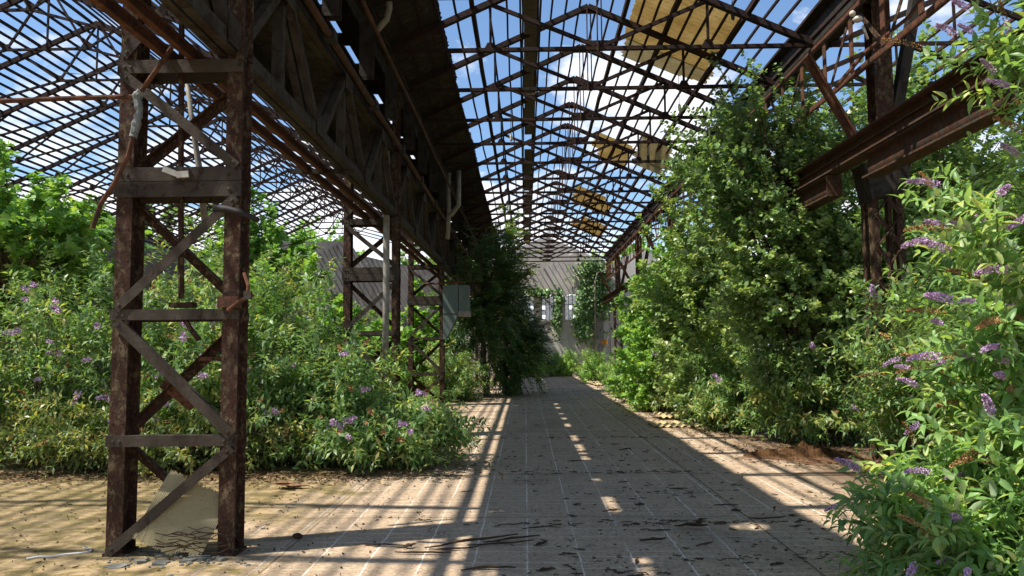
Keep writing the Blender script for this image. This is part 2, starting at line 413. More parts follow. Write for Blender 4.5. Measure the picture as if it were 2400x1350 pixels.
# ------------------------------------------------------------------ ground, floor, walls
b = MB(); b.add([(-400,-300,-.03),(400,-300,-.03),(400,700,-.03),(-400,700,-.03)], [(0,1,2,3)])
b.build('ground', M['ground'], origin=(0,0,-.03))['kind'] = 'structure'
b = MB(); b.add([(LL-.3,-9,0),(11,-9,0),(11,YW,0),(LL-.3,YW,0)], [(0,1,2,3)])
b.build('floor', M['floor'], origin=(0,0,0))['kind'] = 'structure'

wins = [(-.40, .55), (.97, 1.92), (2.32, 3.27)]; WZ0, WZ1 = 3.24, 4.60
far = thing('end_wall', 'stained grey rendered end wall with three arched windows closing the hall', 'wall', (XM, YW, 0))
b = MB()
y0, y1 = YW, YW + .45
def rect(x0, z0, x1, z1): b.prism([(x0,z0),(x1,z0),(x1,z1),(x0,z1)], y0, y1)
rect(LR+.02, 0, 4.9, WZ0)
xs = [LR+.02] + [v for wv in wins for v in wv] + [4.9]
for i in range(0, len(xs), 2): rect(xs[i], WZ0, xs[i+1], WZ1)
TOPZ = 5.2
for i in range(0, len(xs), 2): rect(xs[i], WZ1, xs[i+1], TOPZ)
for a, c in wins:
    arc = []
    for t in range(9):
        u = t/8; arc.append((a + (c-a)*u, WZ1 + .16*math.sin(math.pi*u)))
    b.prism([*arc, (c, TOPZ), (a, TOPZ)], y0, y1)
b.prism([(LR+.02, TOPZ), (4.9, TOPZ), (4.9, ZE), (XM, ZR+.05), (LR+.02, ZE-.3)], y0, y1)
b.build('wall', M['wall'], far)
b = MB(); b.box((4.02, YW-.16, 0), (4.55, YW-.003, 6.3)); b.build('pilaster', M['pilaster'], far)
b = MB(); b.box((LR, YW-.05, WZ0-.1), (4.0, YW-.004, WZ0-.02)); b.build('sill_band', M['wall'], far)
for i, (a, c) in enumerate(wins):
    f = MB()
    for k in range(5):
        x = a + .02 + (c-a-.04)*k/4; u = (x-a)/(c-a); f.box((x-.016, YW+.18, WZ0), (x+.016, YW+.21, WZ1+.16*math.sin(math.pi*min(1, max(0, u)))))
    for k in range(6):
        z = WZ0 + .03 + (WZ1-WZ0)*k/5; f.box((a, YW+.183, z-.015), (c, YW+.207, z+.015))
    fo = f.build('window', M['iron_black'], far)
    g = MB()
    for k in range(4):
        for q in range(5):
            if random.random() < .85:
                g.box((a+.03+(c-a-.04)*k/4, YW+.19, WZ0+.05+(WZ1-WZ0)*q/5), (a+.01+(c-a-.04)*(k+1)/4, YW+.2, WZ0+.01+(WZ1-WZ0)*(q+1)/5))
    g.build('pane', M['glass'], fo)

lg = MB(); lg.prism([(LL-.3,0),(LR,0),(LR,6.1),(-6.2,6.3),(-9.9,7.2),(-10.4,8.0),(-14.5,8.0),(LL-.3,7.0)], YW+.02, YW+.45)
tag(lg.build('gable_wall', M['wall_left']), 'pale grey gable wall closing the left bay behind the bushes', 'wall')
lw = MB(); lw.box((LL-.7, -9, 0), (LL-.3, YW+.4, 7.0))
tag(lw.build('side_wall', M['wall_left']), 'long dark stained concrete side wall behind the left shrubs', 'wall')
rw = MB(); rw.prism([(4.95,0),(11,0),(11,5.4),(6.9,7.4),(4.95,6.4)], YW+.03, YW+.45)
tag(rw.build('gable_wall', M['wall']), 'grey gable wall of the right bay beside the pilaster', 'wall')

# ------------------------------------------------------------------ roof trusses
def part(fn, name, mat, parent):
    m = MB(); fn(m); return m.build(name, mat, parent)
def main_truss(y):
    t = thing('roof_truss', '', 'roof truss', (XM, y, ZE), 'steel trusses of the middle hall roof')
    mid = lambda s: (XM + s*HS*.5, y, ZE + SL*HS*.5)
    for s in (-1, 1):
        part(lambda m: (m.bar((XM+s*HS, y-.028, ZE), (XM, y-.028, ZR), .048, .095), m.bar((XM+s*HS, y+.028, ZE), (XM, y+.028, ZR), .048, .095)), 'rafter', M['roof'], t)
        part(lambda m: m.bar((XM+s*HS*.5, y+.002, ZE+.03), (XM+s*HS*.5, y+.002, ZE+SL*HS*.5-.03), .04, .045), 'hanger', M['roof'], t)
        part(lambda m: m.bar((XM+s*.06, y, ZE+.05), (XM+s*HS*.5, y, ZE+SL*HS*.5-.02), .05, .062), 'strut', M['roof'], t)
        def gus(m):
            m.prism([(XM+s*HS*.5-.13, ZE-.02), (XM+s*HS*.5+.13, ZE-.02), (XM+s*HS*.5+.05, ZE+.13), (XM+s*HS*.5-.05, ZE+.13)], y-.005, y+.006)
        part(gus, 'gusset_plate', M['roof'], t)
    part(lambda m: (m.bar((XM-HS, y-.02, ZE), (XM+HS, y-.02, ZE), .03, .06), m.bar((XM-HS, y+.02, ZE), (XM+HS, y+.02, ZE), .03, .06)), 'bottom_chord', M['roof'], t)
    part(lambda m: (m.bar((XM-.03, y-.045, ZE-.06), (XM-.03, y-.045, ZR-.05), .022, .022), m.bar((XM+.05, y+.05, ZE-.04), (XM+.05, y+.05, ZR-.05), .022, .022)), 'king_rod', M['rail'], t)
    part(lambda m: m.prism([(XM-.3, ZE-.02), (XM+.3, ZE-.02), (XM+.16, ZE+.14), (XM-.16, ZE+.14)], y-.006, y+.005), 'gusset_plate', M['roof'], t)
    def gc(m):
        m.prism([(XM-.2, ZR-.14), (XM+.2, ZR-.14), (XM+.05, ZR+.02), (XM-.05, ZR+.02)], y-.006, y+.005)
    part(gc, 'gusset_plate', M['roof'], t)
    return t
t0 = main_truss(YK[0])
for k, y in enumerate(YK):
    # trusses nearer than the first four stand above the picture; only their shadows show
    lab = ('roof truss of the middle hall, %s one seen in full from the front' % ORD[k-5] if k >= 5 else
           'roof truss of the middle hall over the foreground, %s of those above the frame' % ORD[k])
    if k == 0: t0['label'] = lab
    else: copy_tree(t0, None, (0, y-YK[0], 0), lab)

def left_truss(y):
    t = thing('roof_truss', '', 'roof truss', (LM, y, ZE), 'wide steel trusses of the left bay roof')
    H = LM - LL
    nodes = [(H, 0), (4.5, .716), (2.5, 1.276), (.9, 1.724)]
    rz = lambda u: .45*(H-u)
    for s in (-1, 1):
        part(lambda m: m.bar((LM+s*H, y, ZE), (LM, y, LZR), .075, .115), 'rafter', M['roof'], t)
        def ch(m):
            for (a, za), (c, zc) in zip(nodes, nodes[1:]):
                m.bar((LM+s*a, y, ZE+za), (LM+s*c, y, ZE+zc), .045, .05)
        part(ch, 'bottom_chord', M['roof'], t)
        for (a, za), du in ((nodes[1], 1.15), (nodes[3], .9)):
            def web(m):
                for q in (-1, 1):
                    u = max(0.02, a + q*du); m.bar((LM+s*a, y, ZE+za), (LM+s*u, y, ZE+rz(u)-.03), .04, .045)
                m.prism([(LM+s*a-.12, ZE+za-.03), (LM+s*a+.12, ZE+za-.03), (LM+s*a+.06, ZE+za+.13), (LM+s*a-.06, ZE+za+.13)], y-.006, y+.005)
            part(web, 'web_strut', M['roof'], t)
    part(lambda m: m.bar((LM-.9, y+.003, ZE+1.724), (LM+.9, y+.003, ZE+1.724), .048, .052), 'bottom_chord', M['roof'], t)
    part(lambda m: m.bar((LM, y+.004, ZE+1.7), (LM, y+.004, LZR-.05), .035, .035), 'king_rod', M['roof'], t)
    return t
LYK = YK[1:]
t0 = left_truss(LYK[0])
for k, y in enumerate(LYK):
    lab = 'arched-chord roof truss of the left bay, %s one from the front' % ORD[k]
    if k == 0: t0['label'] = lab
    else: copy_tree(t0, None, (0, y-LYK[0], 0), lab)

RL, RR, RM = 5.06, 9.6, 7.1; RZR = ZE + .42*(RM-RL)
def right_truss(y):
    t = thing('roof_truss', '', 'roof truss', (RM, y, ZE), 'small trusses of the right bay roof')
    for e in (RL, RR):
        part(lambda m: m.bar((e, y, ZE if e == RL else RZR-.42*(RR-RM)), (RM, y, RZR), .06, .085), 'rafter', M['roof'], t)
    part(lambda m: m.bar((RL, y, ZE), (RR-.4, y, ZE), .045, .06), 'bottom_chord', M['roof'], t)
    part(lambda m: m.bar((RM, y+.002, ZE), (RM, y+.002, RZR), .035, .04), 'king_rod', M['roof'], t)
    return t
t0 = right_truss(YK[3])
for i, k in enumerate(range(3, 16)):
    lab = 'small roof truss of the right bay above the bushes, %s one from the front' % ORD[i]
    if i == 0: t0['label'] = lab
    else: copy_tree(t0, None, (0, YK[k]-YK[3], 0), lab)

# purlins: long thin battens, slightly bowed between the trusses
def purlin(x, z, w, h, lab, grp, mat, ya=Y0, yb=Y1, jit=.012):
    pts = []; y = ya
    while y < yb + .01:
        pts.append((x + random.uniform(-jit, jit), min(y, yb), z + random.uniform(-jit, jit)*.5)); y += S/2
    m = MB(); m.path(pts, w, h); return tag(m.build('roof_purlin', mat, origin=(x, ya, z)), lab, 'purlin', grp)
def rows(x0, x1, step):
    n = int(abs(x1-x0)/step) + 1; return [x0 + (x1-x0)*i/(n-1) for i in range(n)]
top = .075
for i, x in enumerate(rows(XM-.16, XL+.12, .255)):
    big = i in (3, 7); wv = .075 if big else .034
    purlin(x, ZR - SL*(XM-x) + top, wv, wv*1.3, '%s purlin of the middle hall roof, %s down the left slope from the ridge' % ('thick' if big else 'thin', 'first' if i == 0 else ORD[i]), 'purlins of the middle hall roof', M['roof'])
for i, x in enumerate(rows(XM+.16, XR-.1, .255)):
    big = i in (2, 5, 9); wv = .075 if big else .034
    purlin(x, ZR - SL*(x-XM) + top, wv, wv*1.3, '%s purlin of the middle hall roof, %s down the right slope from the ridge' % ('thick' if big else 'thin', 'first' if i == 0 else ORD[i]), 'purlins of the middle hall roof', M['roof'])
for i, x in enumerate(rows(LM-.14, LL+.1, .25)):
    if random.random() < .04: continue
    wv = random.uniform(.038, .05); purlin(x + random.uniform(-.03, .03), LZR - .45*(LM-x) + top, wv, wv*1.3, 'thin purlin of the left bay roof, %s down the outer slope from the ridge' % ('first' if i == 0 else ORD[i]), 'purlins of the left bay roof', M['roof'], 3.6)
for i, x in enumerate(rows(LM+.14, LR-.1, .25)):
    if random.random() < .14: continue
    wv = random.uniform(.022, .042); purlin(x + random.uniform(-.05, .05), LZR - .45*(x-LM) + top, wv, wv*1.3, 'thin purlin of the left bay roof, %s down the inner slope from the ridge' % ('first' if i == 0 else ORD[i]), 'purlins of the left bay roof', M['roof'], 3.6)
for i, x in enumerate(rows(RM+.1, RR-.1, .3)):
    purlin(x, RZR - .42*(x-RM) + top, .05, .06, 'reddish purlin of the right bay roof, %s from its ridge' % ('first' if i == 0 else ORD[i]), 'purlins of the right bay roof', M['rail'], 5, 40)
# plank catwalk hung below the left slope
wk = thing('catwalk', 'grey weathered plank catwalk hung lengthwise under the open roof', 'catwalk', (.17, 2, ZE+1.0))
zc = ZR - SL*(XM-.17) - .05
for dx in (-.2, .16):
    part(lambda m: m.path([(.17+dx+random.uniform(-.008,.008), Y0+i*S, zc) for i in range(22)], .035, .09), 'side_rail', M['post'], wk)
y = Y0
while y < 42:
    L = random.uniform(.7, 1.9)
    if random.random() < .93:
        x = .155+random.uniform(-.02, .02)
        part(lambda m: m.box((x-.135, y, zc-.02+random.uniform(-.015, .015)), (x+.115, y+L-.03, zc+.02)), 'plank', M['wood_grey'], wk)
    y += L

# ------------------------------------------------------------------ corrugated sheets
def corr(name, mat, o, u, v, lu, lv, waves, amp, cut=None, nv=6, ragged=0, thick=.004, hole=None, parent=None, bend=0):
    """corrugated sheet: u runs across the waves, v along them; real thickness"""
    o, u, v = Vector(o), Vector(u).normalized(), Vector(v).normalized(); n = u.cross(v).normalized()
    nu = waves*6; V = []; F = []
    lo = [random.uniform(0, ragged) for _ in range(nu+1)]; hi = [random.uniform(0, ragged) for _ in range(nu+1)]
    for i in range(nu+1):
        for j in range(nv+1):
            a = lu*i/nu; c = lo[i] + (lv-lo[i]-hi[i])*j/nv
            V.append(o + u*a + v*c + n*(amp*math.sin(2*math.pi*waves*i/nu) + bend*math.sin(math.pi*j/nv)))
    cells = [(i, j) for i in range(nu) for j in range(nv)]
    if cut: cells = [q for q in cells if not cut((q[0]+.5)/nu, (q[1]+.5)/nv)]
    if hole:
        hp = Vector(hole[0]); cells = [(i, j) for i, j in cells if ((V[i*(nv+1)+j] + V[(i+1)*(nv+1)+j+1])/2 - hp).length > hole[1]]
    cs = set(cells); K = nv+1; T = len(V)
    V2 = V + [p - n*thick for p in V]
    for i, j in cells:
        a, b_, c, d = i*K+j, (i+1)*K+j, (i+1)*K+j+1, i*K+j+1
        F += [(a, b_, c, d), (d+T, c+T, b_+T, a+T)]
        for (di, dj), (p, q) in (((-1, 0), (a, d)), ((1, 0), (c, b_)), ((0, -1), (b_, a)), ((0, 1), (d, c))):
            if (i+di, j+dj) not in cs: F.append((p, q, q+T, p+T))
    m = MB(); m.v = [tuple(p) for p in V2]; m.f = F
    return m.build(name, mat, parent)
ca = 1/math.sqrt(1+SL*SL)
EDGE = -1.35; LEDGE = -4.05
for i in range(22):
    y = Y0 + S*i
    hole = ((-1.82, 5.62, 0), .13) if i == 2 else None
    wv = random.uniform(-.03, .03)
    z0 = ZE + top + .06
    if hole:
        hx = -1.9; hole = ((hx, 5.68, z0 + SL*(hx-XL)), .125)
    o = corr('roof_sheet', M['sheet_dark'], (XL-.1, y, z0 - SL*.1 + .004*(i % 2)), (0, 1, 0), (1, 0, SL), S+.06, (EDGE-XL+.1+wv)/ca, 11, .02, nv=(40 if hole else 5), ragged=.04, hole=hole)
    tag(o, 'dark corrugated sheet along the left eave of the middle roof, %s from the front' % ORD[i], 'roof sheet', 'eave sheets left on the middle roof')
    if i > 0:
        o = corr('roof_sheet', M['sheet_dark'], (LR+.1, y, z0 - .045 + .004*(i % 2)), (0, -1, 0), (-1, 0, .45), S+.06, (LR+.1-LEDGE+random.uniform(-.03, .05))/ca, 11, .02, ragged=.06)
        tag(o, 'dark corrugated sheet above the gutter on the left bay side, %s from the front' % ORD[i-1], 'roof sheet', 'eave sheets left on the left bay roof')
# valley gutter on the left: two plates with an open seam, and straps added to break its sun stripe into dashes
gt = thing('valley_gutter', 'dark steel valley gutter running above the lattice girder on the left', 'gutter', ((XL+LR)/2, 2, ZE))
part(lambda m: m.box((LR-.02, Y0, ZE-.02), (-2.895, Y1, ZE+.02)), 'gutter_plate', M['post'], gt)
part(lambda m: m.box((-2.79, Y0, ZE-.024), (XL+.16, Y1, ZE+.016)), 'gutter_plate', M['post'], gt)
y = Y0
while y < Y1:
    L = random.choice([.12, .2, .35, .5, 1.0, 1.6]) if y < 20 else 2.5
    part(lambda m: m.box((-2.95, y, ZE+.022), (-2.71, y+L, ZE+.034)), 'strap', M['post'], gt); y += L + random.choice([.15, .25, .4, .6, .8])
part(lambda m: (m.box((LR-.03, Y0, ZE-.30), (LR-.01, Y1, ZE+.06)), m.box((XL-.04, Y0, ZE-.26), (XL-.02, Y1, ZE-.03))), 'edge_beam', M['post'], gt)
# right valley beam
gt = thing('valley_gutter', 'heavy rusty eave beam and gutter along the right columns', 'gutter', (XR+.1, 2, ZE))
part(lambda m: m.box((XR-.06, Y0, ZE+.08), (RL+.12, Y1, ZE+.12)), 'gutter_plate', M['post'], gt)
part(lambda m: (m.box((XR-.09, Y0, ZE-.02), (XR-.07, Y1, ZE+.38)), m.box((XR-.2, Y0, ZE+.385), (XR+.02, Y1, ZE+.40))), 'edge_beam', M['post'], gt)

# translucent sheets still on the right slope
def roof_pt(x): return ZR - SL*(x-XM) + top + .075
def slope_sheet(x0, x1, ya, yb, mat, lab, ragged=.08, cut=None, dz=0, tilt=0):
    L = (x1-x0)/ca
    o = corr('roof_sheet', mat, (x0, ya, roof_pt(x0)+dz), (0, 1, tilt), (1, 0, -SL), yb-ya, L, max(3, int((yb-ya)/.15)), .022, cut=cut, nv=14, ragged=ragged)
    return tag(o, lab, 'roof sheet', 'yellowed sheets left on the right roof slope')
slope_sheet(2.05, 3.75, 12.6, 15.3, M['grp'], 'large yellowed corrugated sheet on the right slope at the top of the picture', .05)
slope_sheet(2.1, 3.9, 15.2, 16.3, M['grp_pale'], 'pale cream sheet along the far edge of the large yellowed one', .08, lambda u, v: u+v*.3 > .95, .012)
slope_sheet(2.1, 3.3, 22.0, 24.6, M['grp'], 'yellowed ragged sheet lying on the roof above the mid trusses', .14, lambda u, v: v < .25 and u > .6)
slope_sheet(3.15, 4.2, 20.6, 22.6, M['grp_pale'], 'loose pale corrugated sheet hanging from the torn roof edge', .2, None, -.02, -.16)
slope_sheet(2.0, 3.6, 29.5, 33.0, M['grp'], 'amber corrugated sheet far up the right roof slope', .18, lambda u, v: v > .8 and u < .3)
slope_sheet(2.3, 3.9, 35.0, 38.5, M['grp'], 'amber sheet on the right roof slope close to the end wall', .2, lambda u, v: v < .2 and u < .5)

# ------------------------------------------------------------------ lattice columns on the left
def rivets(m, pts, y, r=.011):
    for x, z in pts: m.ball((x, y, z), r, 5, (1, .6, 1))
XA, XB, XC, XD = -3.31, -3.18, -2.425, -2.295
def lattice_column(y):
    t = thing('lattice_column', '', 'steel column', ((XA+XD)/2, y, 0), 'riveted lattice columns along the left side')
    D = .22
    for a, c in ((XA, XB), (XC, XD)):
        def leg(m):
            x = (a+c)/2; zt = ZE-.06
            m.box((a, y, 0), (c, y+.014, zt)); m.box((x-.007, y+.0142, 0), (x+.007, y+D-.0142, zt)); m.box((a, y+D-.014, 0), (c, y+D, zt))
            z = .25
            while z < 4.2:
                rivets(m, [(a+.025, z), (c-.025, z)], y-.001, .008); z += .26
        L = part(leg, 'leg', M['leg'], t)
        part(lambda m: m.box((a-.02, y-.012, -.01), (c+.02, y+D+.012, .022)), 'foot_plate', M['leg'], t)
    yf, yr = y-.006, y+D+.006
    for z, h in ((3.93, .10), (3.03, .105), (2.905, .115), (1.888, .075), (.887, .078)):
        def bt(m):
            m.box((XA-.02, yf-.006, z-h/2), (XD+.005, yf+.004, z+h/2))
            m.box((XA-.03, yf-.006, z+h/2+.0005), (XD+.012, yf+.052, z+h/2+.010))
            rivets(m, [(XA+.04, z), (XB-.04, z), (XC+.04, z), (XD-.035, z)], yf-.007, .017)
        part(bt, 'batten_bar', M['lace'], t)
        part(lambda m: m.box((XA-.01, yr-.004, z-h/2-.01), (XD+.003, yr+.006, z+h/2-.01)), 'batten_bar', M['lace'], t)
    panels = [(4.02, 5.2, 1), (3.09, 3.87, -1), (1.94, 2.84, 1), (.93, 1.84, -1), (.03, .84, 1)]
    for z0, z1, s in panels:
        x0, x1 = XA+.03, XD-.03
        p0, p1 = ((x0, z0), (x1, z1)) if s > 0 else ((x0, z1), (x1, z0))
        q0, q1 = ((x0, z1), (x1, z0)) if s > 0 else ((x0, z0), (x1, z1))
        part(lambda m: (m.angle((p0[0], yf-.014, p0[1]), (p1[0], yf-.014, p1[1]), .078, .009), rivets(m, [(p0[0]+.03, p0[1]+.03*s), (p1[0]-.03, p1[1]-.03*s)], yf-.02, .017)), 'lacing_bar', M['lace'], t)
        part(lambda m: m.angle((q0[0], yr+.014, q0[1]), (q1[0], yr+.014, q1[1]), .078, .009, out=(0, 1, 0)), 'lacing_bar', M['leg'], t)
    return t
CY = [6.11, 13.9, 21.7, 29.5, 37.3]
c0 = lattice_column(CY[0]); c0['label'] = 'tall rusty lattice column standing in the left foreground'
for y, lab in zip(CY[1:], ['second lattice column, dark, rising out of the lilac bushes behind the foreground one',
                           'third lattice column on the left, carrying the green grey cabinet',
                           'fourth lattice column on the left, hidden behind the dark tree', 'fifth lattice column on the left, last before the end wall']):
    copy_tree(c0, None, (0, y-CY[0], 0), lab)

# lattice crane girder bays between the columns
XG = -2.43; ZB = 4.085; ZT = 5.28
def girder(y0, y1, lab):
    t = thing('lattice_girder', lab, 'crane girder', (XG, y0, ZB), 'lattice crane girder bays along the left columns')
    for q in (-1, 1): part(lambda m: (m.box((XG+q*.05-.038, y0+.01, ZB-.06), (XG+q*.05+.038, y1-.01, ZB-.048)), m.box((XG+q*.088-.005, y0+.01, ZB-.0478), (XG+q*.088+.005, y1-.01, ZB+.07))), 'bottom_chord', M['grey'], t)
    part(lambda m: (m.box((XG-.10, y0+.01, ZT-.07), (XG-.03, y1-.01, ZT+.07)), m.box((XG-.028, y0+.01, ZT-.06), (XG+.05, y1-.01, ZT+.06))), 'top_chord', M['grey'], t)
    n = 3; L = (y1-y0)/n
    for i in range(n):
        ya, ym, yb = y0+L*i+.12, y0+L*(i+.5), y0+L*(i+1)-.12
        for p, q, sg in (((ya, ZB+.06), (ym-.05, ZT-.05), 1), ((ym+.05, ZT-.05), (yb, ZB+.06), -1)):
            def dg(m):
                e = Vector((0, -(q[1]-p[1]), q[0]-p[0])).normalized()
                for dx in (-.056, .056):
                    m.bar((XG+dx, p[0], p[1]), (XG+dx, q[0], q[1]), .088, .085, up=e)
            part(dg, 'diagonal', M['grey'], t)
        def vt(m):
            m.box((XG-.052, ym-.05, ZB+.075), (XG+.052, ym+.05, ZT-.06))
        part(vt, 'vertical', M['grey'], t)
        def pl(m):
            m.box((XG+.105, ym-.2, ZT-.24), (XG+.113, ym+.2, ZT-.03))
        part(pl, 'gusset_plate', M['grey'], t)
        part(lambda m: m.box((XG+.106, yb-.12, ZB-.04), (XG+.114, yb+.22, ZB+.2)), 'gusset_plate', M['grey'], t)
    return t
ys = [-1.6] + CY + [YW]
for i, (a, c) in enumerate(zip(ys, ys[1:])):
    girder(a, c-.01, 'lattice crane girder bay ' + ['in the top left corner, ahead of the foreground column', 'between the foreground column and the second one', 'between the second and third columns', 'between the third and fourth columns, behind the dark tree', 'between the fourth and fifth columns', 'running from the fifth column to the end wall'][i])
for x, lab in ((-2.73, 'rusty crane rail on the column heads, the one nearer the hall'), (-2.93, 'rusty crane rail on the column heads, the outer one')):
    m = MB(); m.box((x-.03, -1.6, 3.995), (x+.03, YW, 4.007)); m.box((x-.008, -1.6, 4.0105), (x+.008, YW, 4.075)); m.box((x-.024, -1.6, 4.0755), (x+.024, YW, 4.10))
    tag(m.build('crane_rail', M['red']), lab, 'crane rail', 'crane rails on the left columns')
pp = thing('handrail_pipe', 'long rusty pipe running along the top of the lattice girder', 'pipe', (-2.22, -1, 5.3))
part(lambda m: m.tube([(-2.27, -1+S*i, 5.30+random.uniform(-.012, .012)) for i in range(23)], .042, 10), 'pipe', M['rail'], pp)
for i in range(17): part(lambda m: m.box((-2.33, .9+2.6*i, 5.24), (-2.20, 1.06+2.6*i, 5.36)), 'pipe_clamp', M['iron_black'], pp)
m = MB(); m.tube([(-1.93+random.uniform(-.01, .01), 9+1.3*i, 5.82) for i in range(20)], .028, 8)
tag(m.build('conduit_pipe', M['rail'], smooth=True), 'thin rusty conduit hung below the eave beside the posts', 'pipe')

# posts from girder to gutter
def post(x, y, lab, wdt=.19):
    m = MB(); z0, z1 = ZT+.09, ZE-.27
    m.box((x-wdt/2, y-.075, z0), (x+wdt/2, y-.063, z1)); m.box((x-.006, y-.0628, z0), (x+.006, y+.0628, z1)); m.box((x-wdt/2, y+.063, z0), (x+wdt/2, y+.075, z1))
    return tag(m.build('roof_post', M['post']), lab, 'steel post', 'posts carrying the left valley gutter')
for k, y in enumerate(YK):
    post(-2.17, y, 'dark post between girder and gutter on the hall side, %s from the front' % ORD[k])
    if k > 0: post(-3.25, y, 'dark post under the gutter on the left bay side, %s from the front' % ORD[k-1])
# opaque panels added between posts to block sky and shade the floor
y = 4.7
for i in range(19):
    yb = y + 2.0
    m = MB(); m.box((-3.30, y, 4.97 + random.uniform(-.06, .12)), (-3.285, yb - random.choice([.02, .02, .06]), ZE-.31))
    tag(m.build('siding_panel', M['post']), 'added dark panel closing the side under the left gutter, %s from the front' % ORD[i], 'panel', 'added sky-blocking panels under the left gutter')
    y = yb
wy = -1.6
for i, y in enumerate([-1.6, 2.2, 6.1, 10, 13.9, 17.8, 21.7, 25.6, 29.5, 33.4, 37.3, 41.2]):  # opaque plates added to close off the sky behind the girder
    m = MB(); m.box((-3.27, y, 5.36), (-2.60, y+3.88, 5.375))
    tag(m.build('walkway_plate', M['post']), 'added dark plate lying behind the top of the left lattice girder, %s from the front' % ORD[i], 'plate', 'added sky-blocking plates along the left girder')
# ------------------------------------------------------------------ things on the left columns
cp = thing('conduit_pipe', 'rusty bent conduit crossing the foreground column, joint bound in grey tape', 'pipe', at(325, 225, 5.95))
J = at(322, 226, 5.95); U = at(402, 112, 5.95)
part(lambda m: m.tube([at(-160, 243, 5.95), at(0, 237, 5.95), at(150, 231, 5.95), J], .021, 8), 'pipe', M['red'], cp)
part(lambda m: m.tube([J, at(362, 170, 5.95), U], .019, 8), 'pipe', M['red'], cp)
part(lambda m: m.tube([J, at(318, 300, 5.93), at(300, 365, 5.92), at(268, 430, 5.9), at(235, 480, 5.88), at(217, 535, 5.86)], .019, 8), 'pipe', M['red'], cp)
def tape(m):
    pts = [at(332, 216, 5.95), J, at(326, 262, 5.945), at(318, 300, 5.94), at(312, 322, 5.93)]
    fine = []
    for a, c in zip(pts, pts[1:]):
        for q in range(4): fine.append(a.lerp(c, q/4))
    m.tube(fine + [pts[-1]], [.026+random.uniform(0, .02) for _ in range(len(fine)+1)], 9)
    for _ in range(9):
        p = random.choice(fine); d = Vector((random.uniform(-1, 1), random.uniform(-1, .2), random.uniform(-1, 1)))*.05
        m.bar(p, p+d, .02, .004)
part(tape, 'tape_wrap', M['tape'], cp)
m = MB(); m.tube([at(426, 40, 6.22), at(424, 400, 6.22), at(425, 700, 6.22)], .025, 8); m.tube([at(430, 742, 6.2), at(446, 770, 6.19), at(466, 796, 6.18)], .022, 8)
m.box(tuple(at(408, 722, 6.25)), tuple(at(450, 708, 6.15)))
tag(m.build('drop_pipe', M['leg'], smooth=False), 'vertical rusty pipe hanging in the middle of the foreground column', 'pipe')
m = MB(); m.tube([at(438, 190, 6.6), at(452, 300, 6.6), at(468, 400, 6.6), at(480, 520, 6.6)], [.02, .022, .03, .03], 8)
tag(m.build('drop_pipe', M['pipe_pale'], smooth=True), 'flaking pale pipe leaning behind the foreground column', 'pipe')
m = MB(); m.tube([at(502, 488, 6.0), at(530, 490, 5.98), at(566, 498, 5.97), at(606, 516, 5.95)], [.03, .028, .026, .018], 8)
tag(m.build('bent_strap', M['iron_black'], smooth=True), 'dark bent iron strap curling past the right leg of the foreground column', 'iron strap')
br = thing('clamp_bracket', 'orange rusty clamp bracket bolted to the right leg above the third bar', 'bracket', at(550, 718, 6.0))
part(lambda m: m.box(tuple(at(519, 722, 6.11)), tuple(at(558, 694, 6.02))), 'block', M['red'], br)
part(lambda m: (m.tube([at(534, 728, 6.0), at(560, 708, 5.99), at(592, 690, 5.97)], .018, 8), m.tube([at(578, 700, 5.97), at(582, 670, 6.0), at(572, 640, 6.05)], .014, 8)), 'arm', M['red'], br)
part(lambda m: m.box(tuple(at(574, 702, 5.965)), tuple(at(588, 682, 5.93))), 'bolt', M['lace'], br)
part(lambda m: m.box(tuple(at(470, 846, 6.34)), tuple(at(556, 836, 6.30))), 'plate', M['red'], br)
tl = thing('pale_fitting', 'pale wooden fitting lying on the double bar of the foreground column', 'fitting', at(425, 408, 6.05))
part(lambda m: (m.bar(at(384, 396, 6.06), at(420, 410, 6.03), .03, .045), m.bar(at(414, 410, 6.03), at(442, 408, 6.05), .035, .05)), 'block', M['insulator'], tl)
m = MB(); p = at(420, 905, 6.3); m.bar(at(385, 895, 6.36), at(455, 950, 6.36), .05, .10)
tag(m.build('loose_plank', M['red']), 'short orange rusty plate lodged behind the crossing of the lower braces', 'steel plate')
# leaning corrugated plastic sheet inside the foot of the column
p1 = at(403, 1097, 6.235); u = at(545, 1166, 6.2) - p1; v = at(312, 1258, 6.085) - p1
tag(corr('plastic_sheet', M['grp_lean'], p1, u, v, u.length, v.length*1.03, 44, .0016, nv=26, ragged=.03, bend=-.015,
    cut=lambda a, c: p1.z + a*u.z + c*v.z < .035 + .02*math.sin(a*19) or (a > .93 and c < .12)),
    'cracked yellowed ribbed plastic sheet leaning inside the foot of the foreground column', 'plastic sheet')
# roots and twigs over the sheet
m = MB()
for i in range(16):
    a = random.uniform(-3.05, -2.55); z = random.uniform(.06, .24); pts = []
    for q in range(6): pts.append((a+q*.07, 6.005+random.uniform(-.006, .006)-.015*0, z+random.uniform(-.02, .02)))
    m.tube(pts, .0035, 4)
tag(m.build('dry_twigs', M['bark']), 'dry dark twigs hanging across the leaning plastic sheet', 'twigs', None, 'stuff')

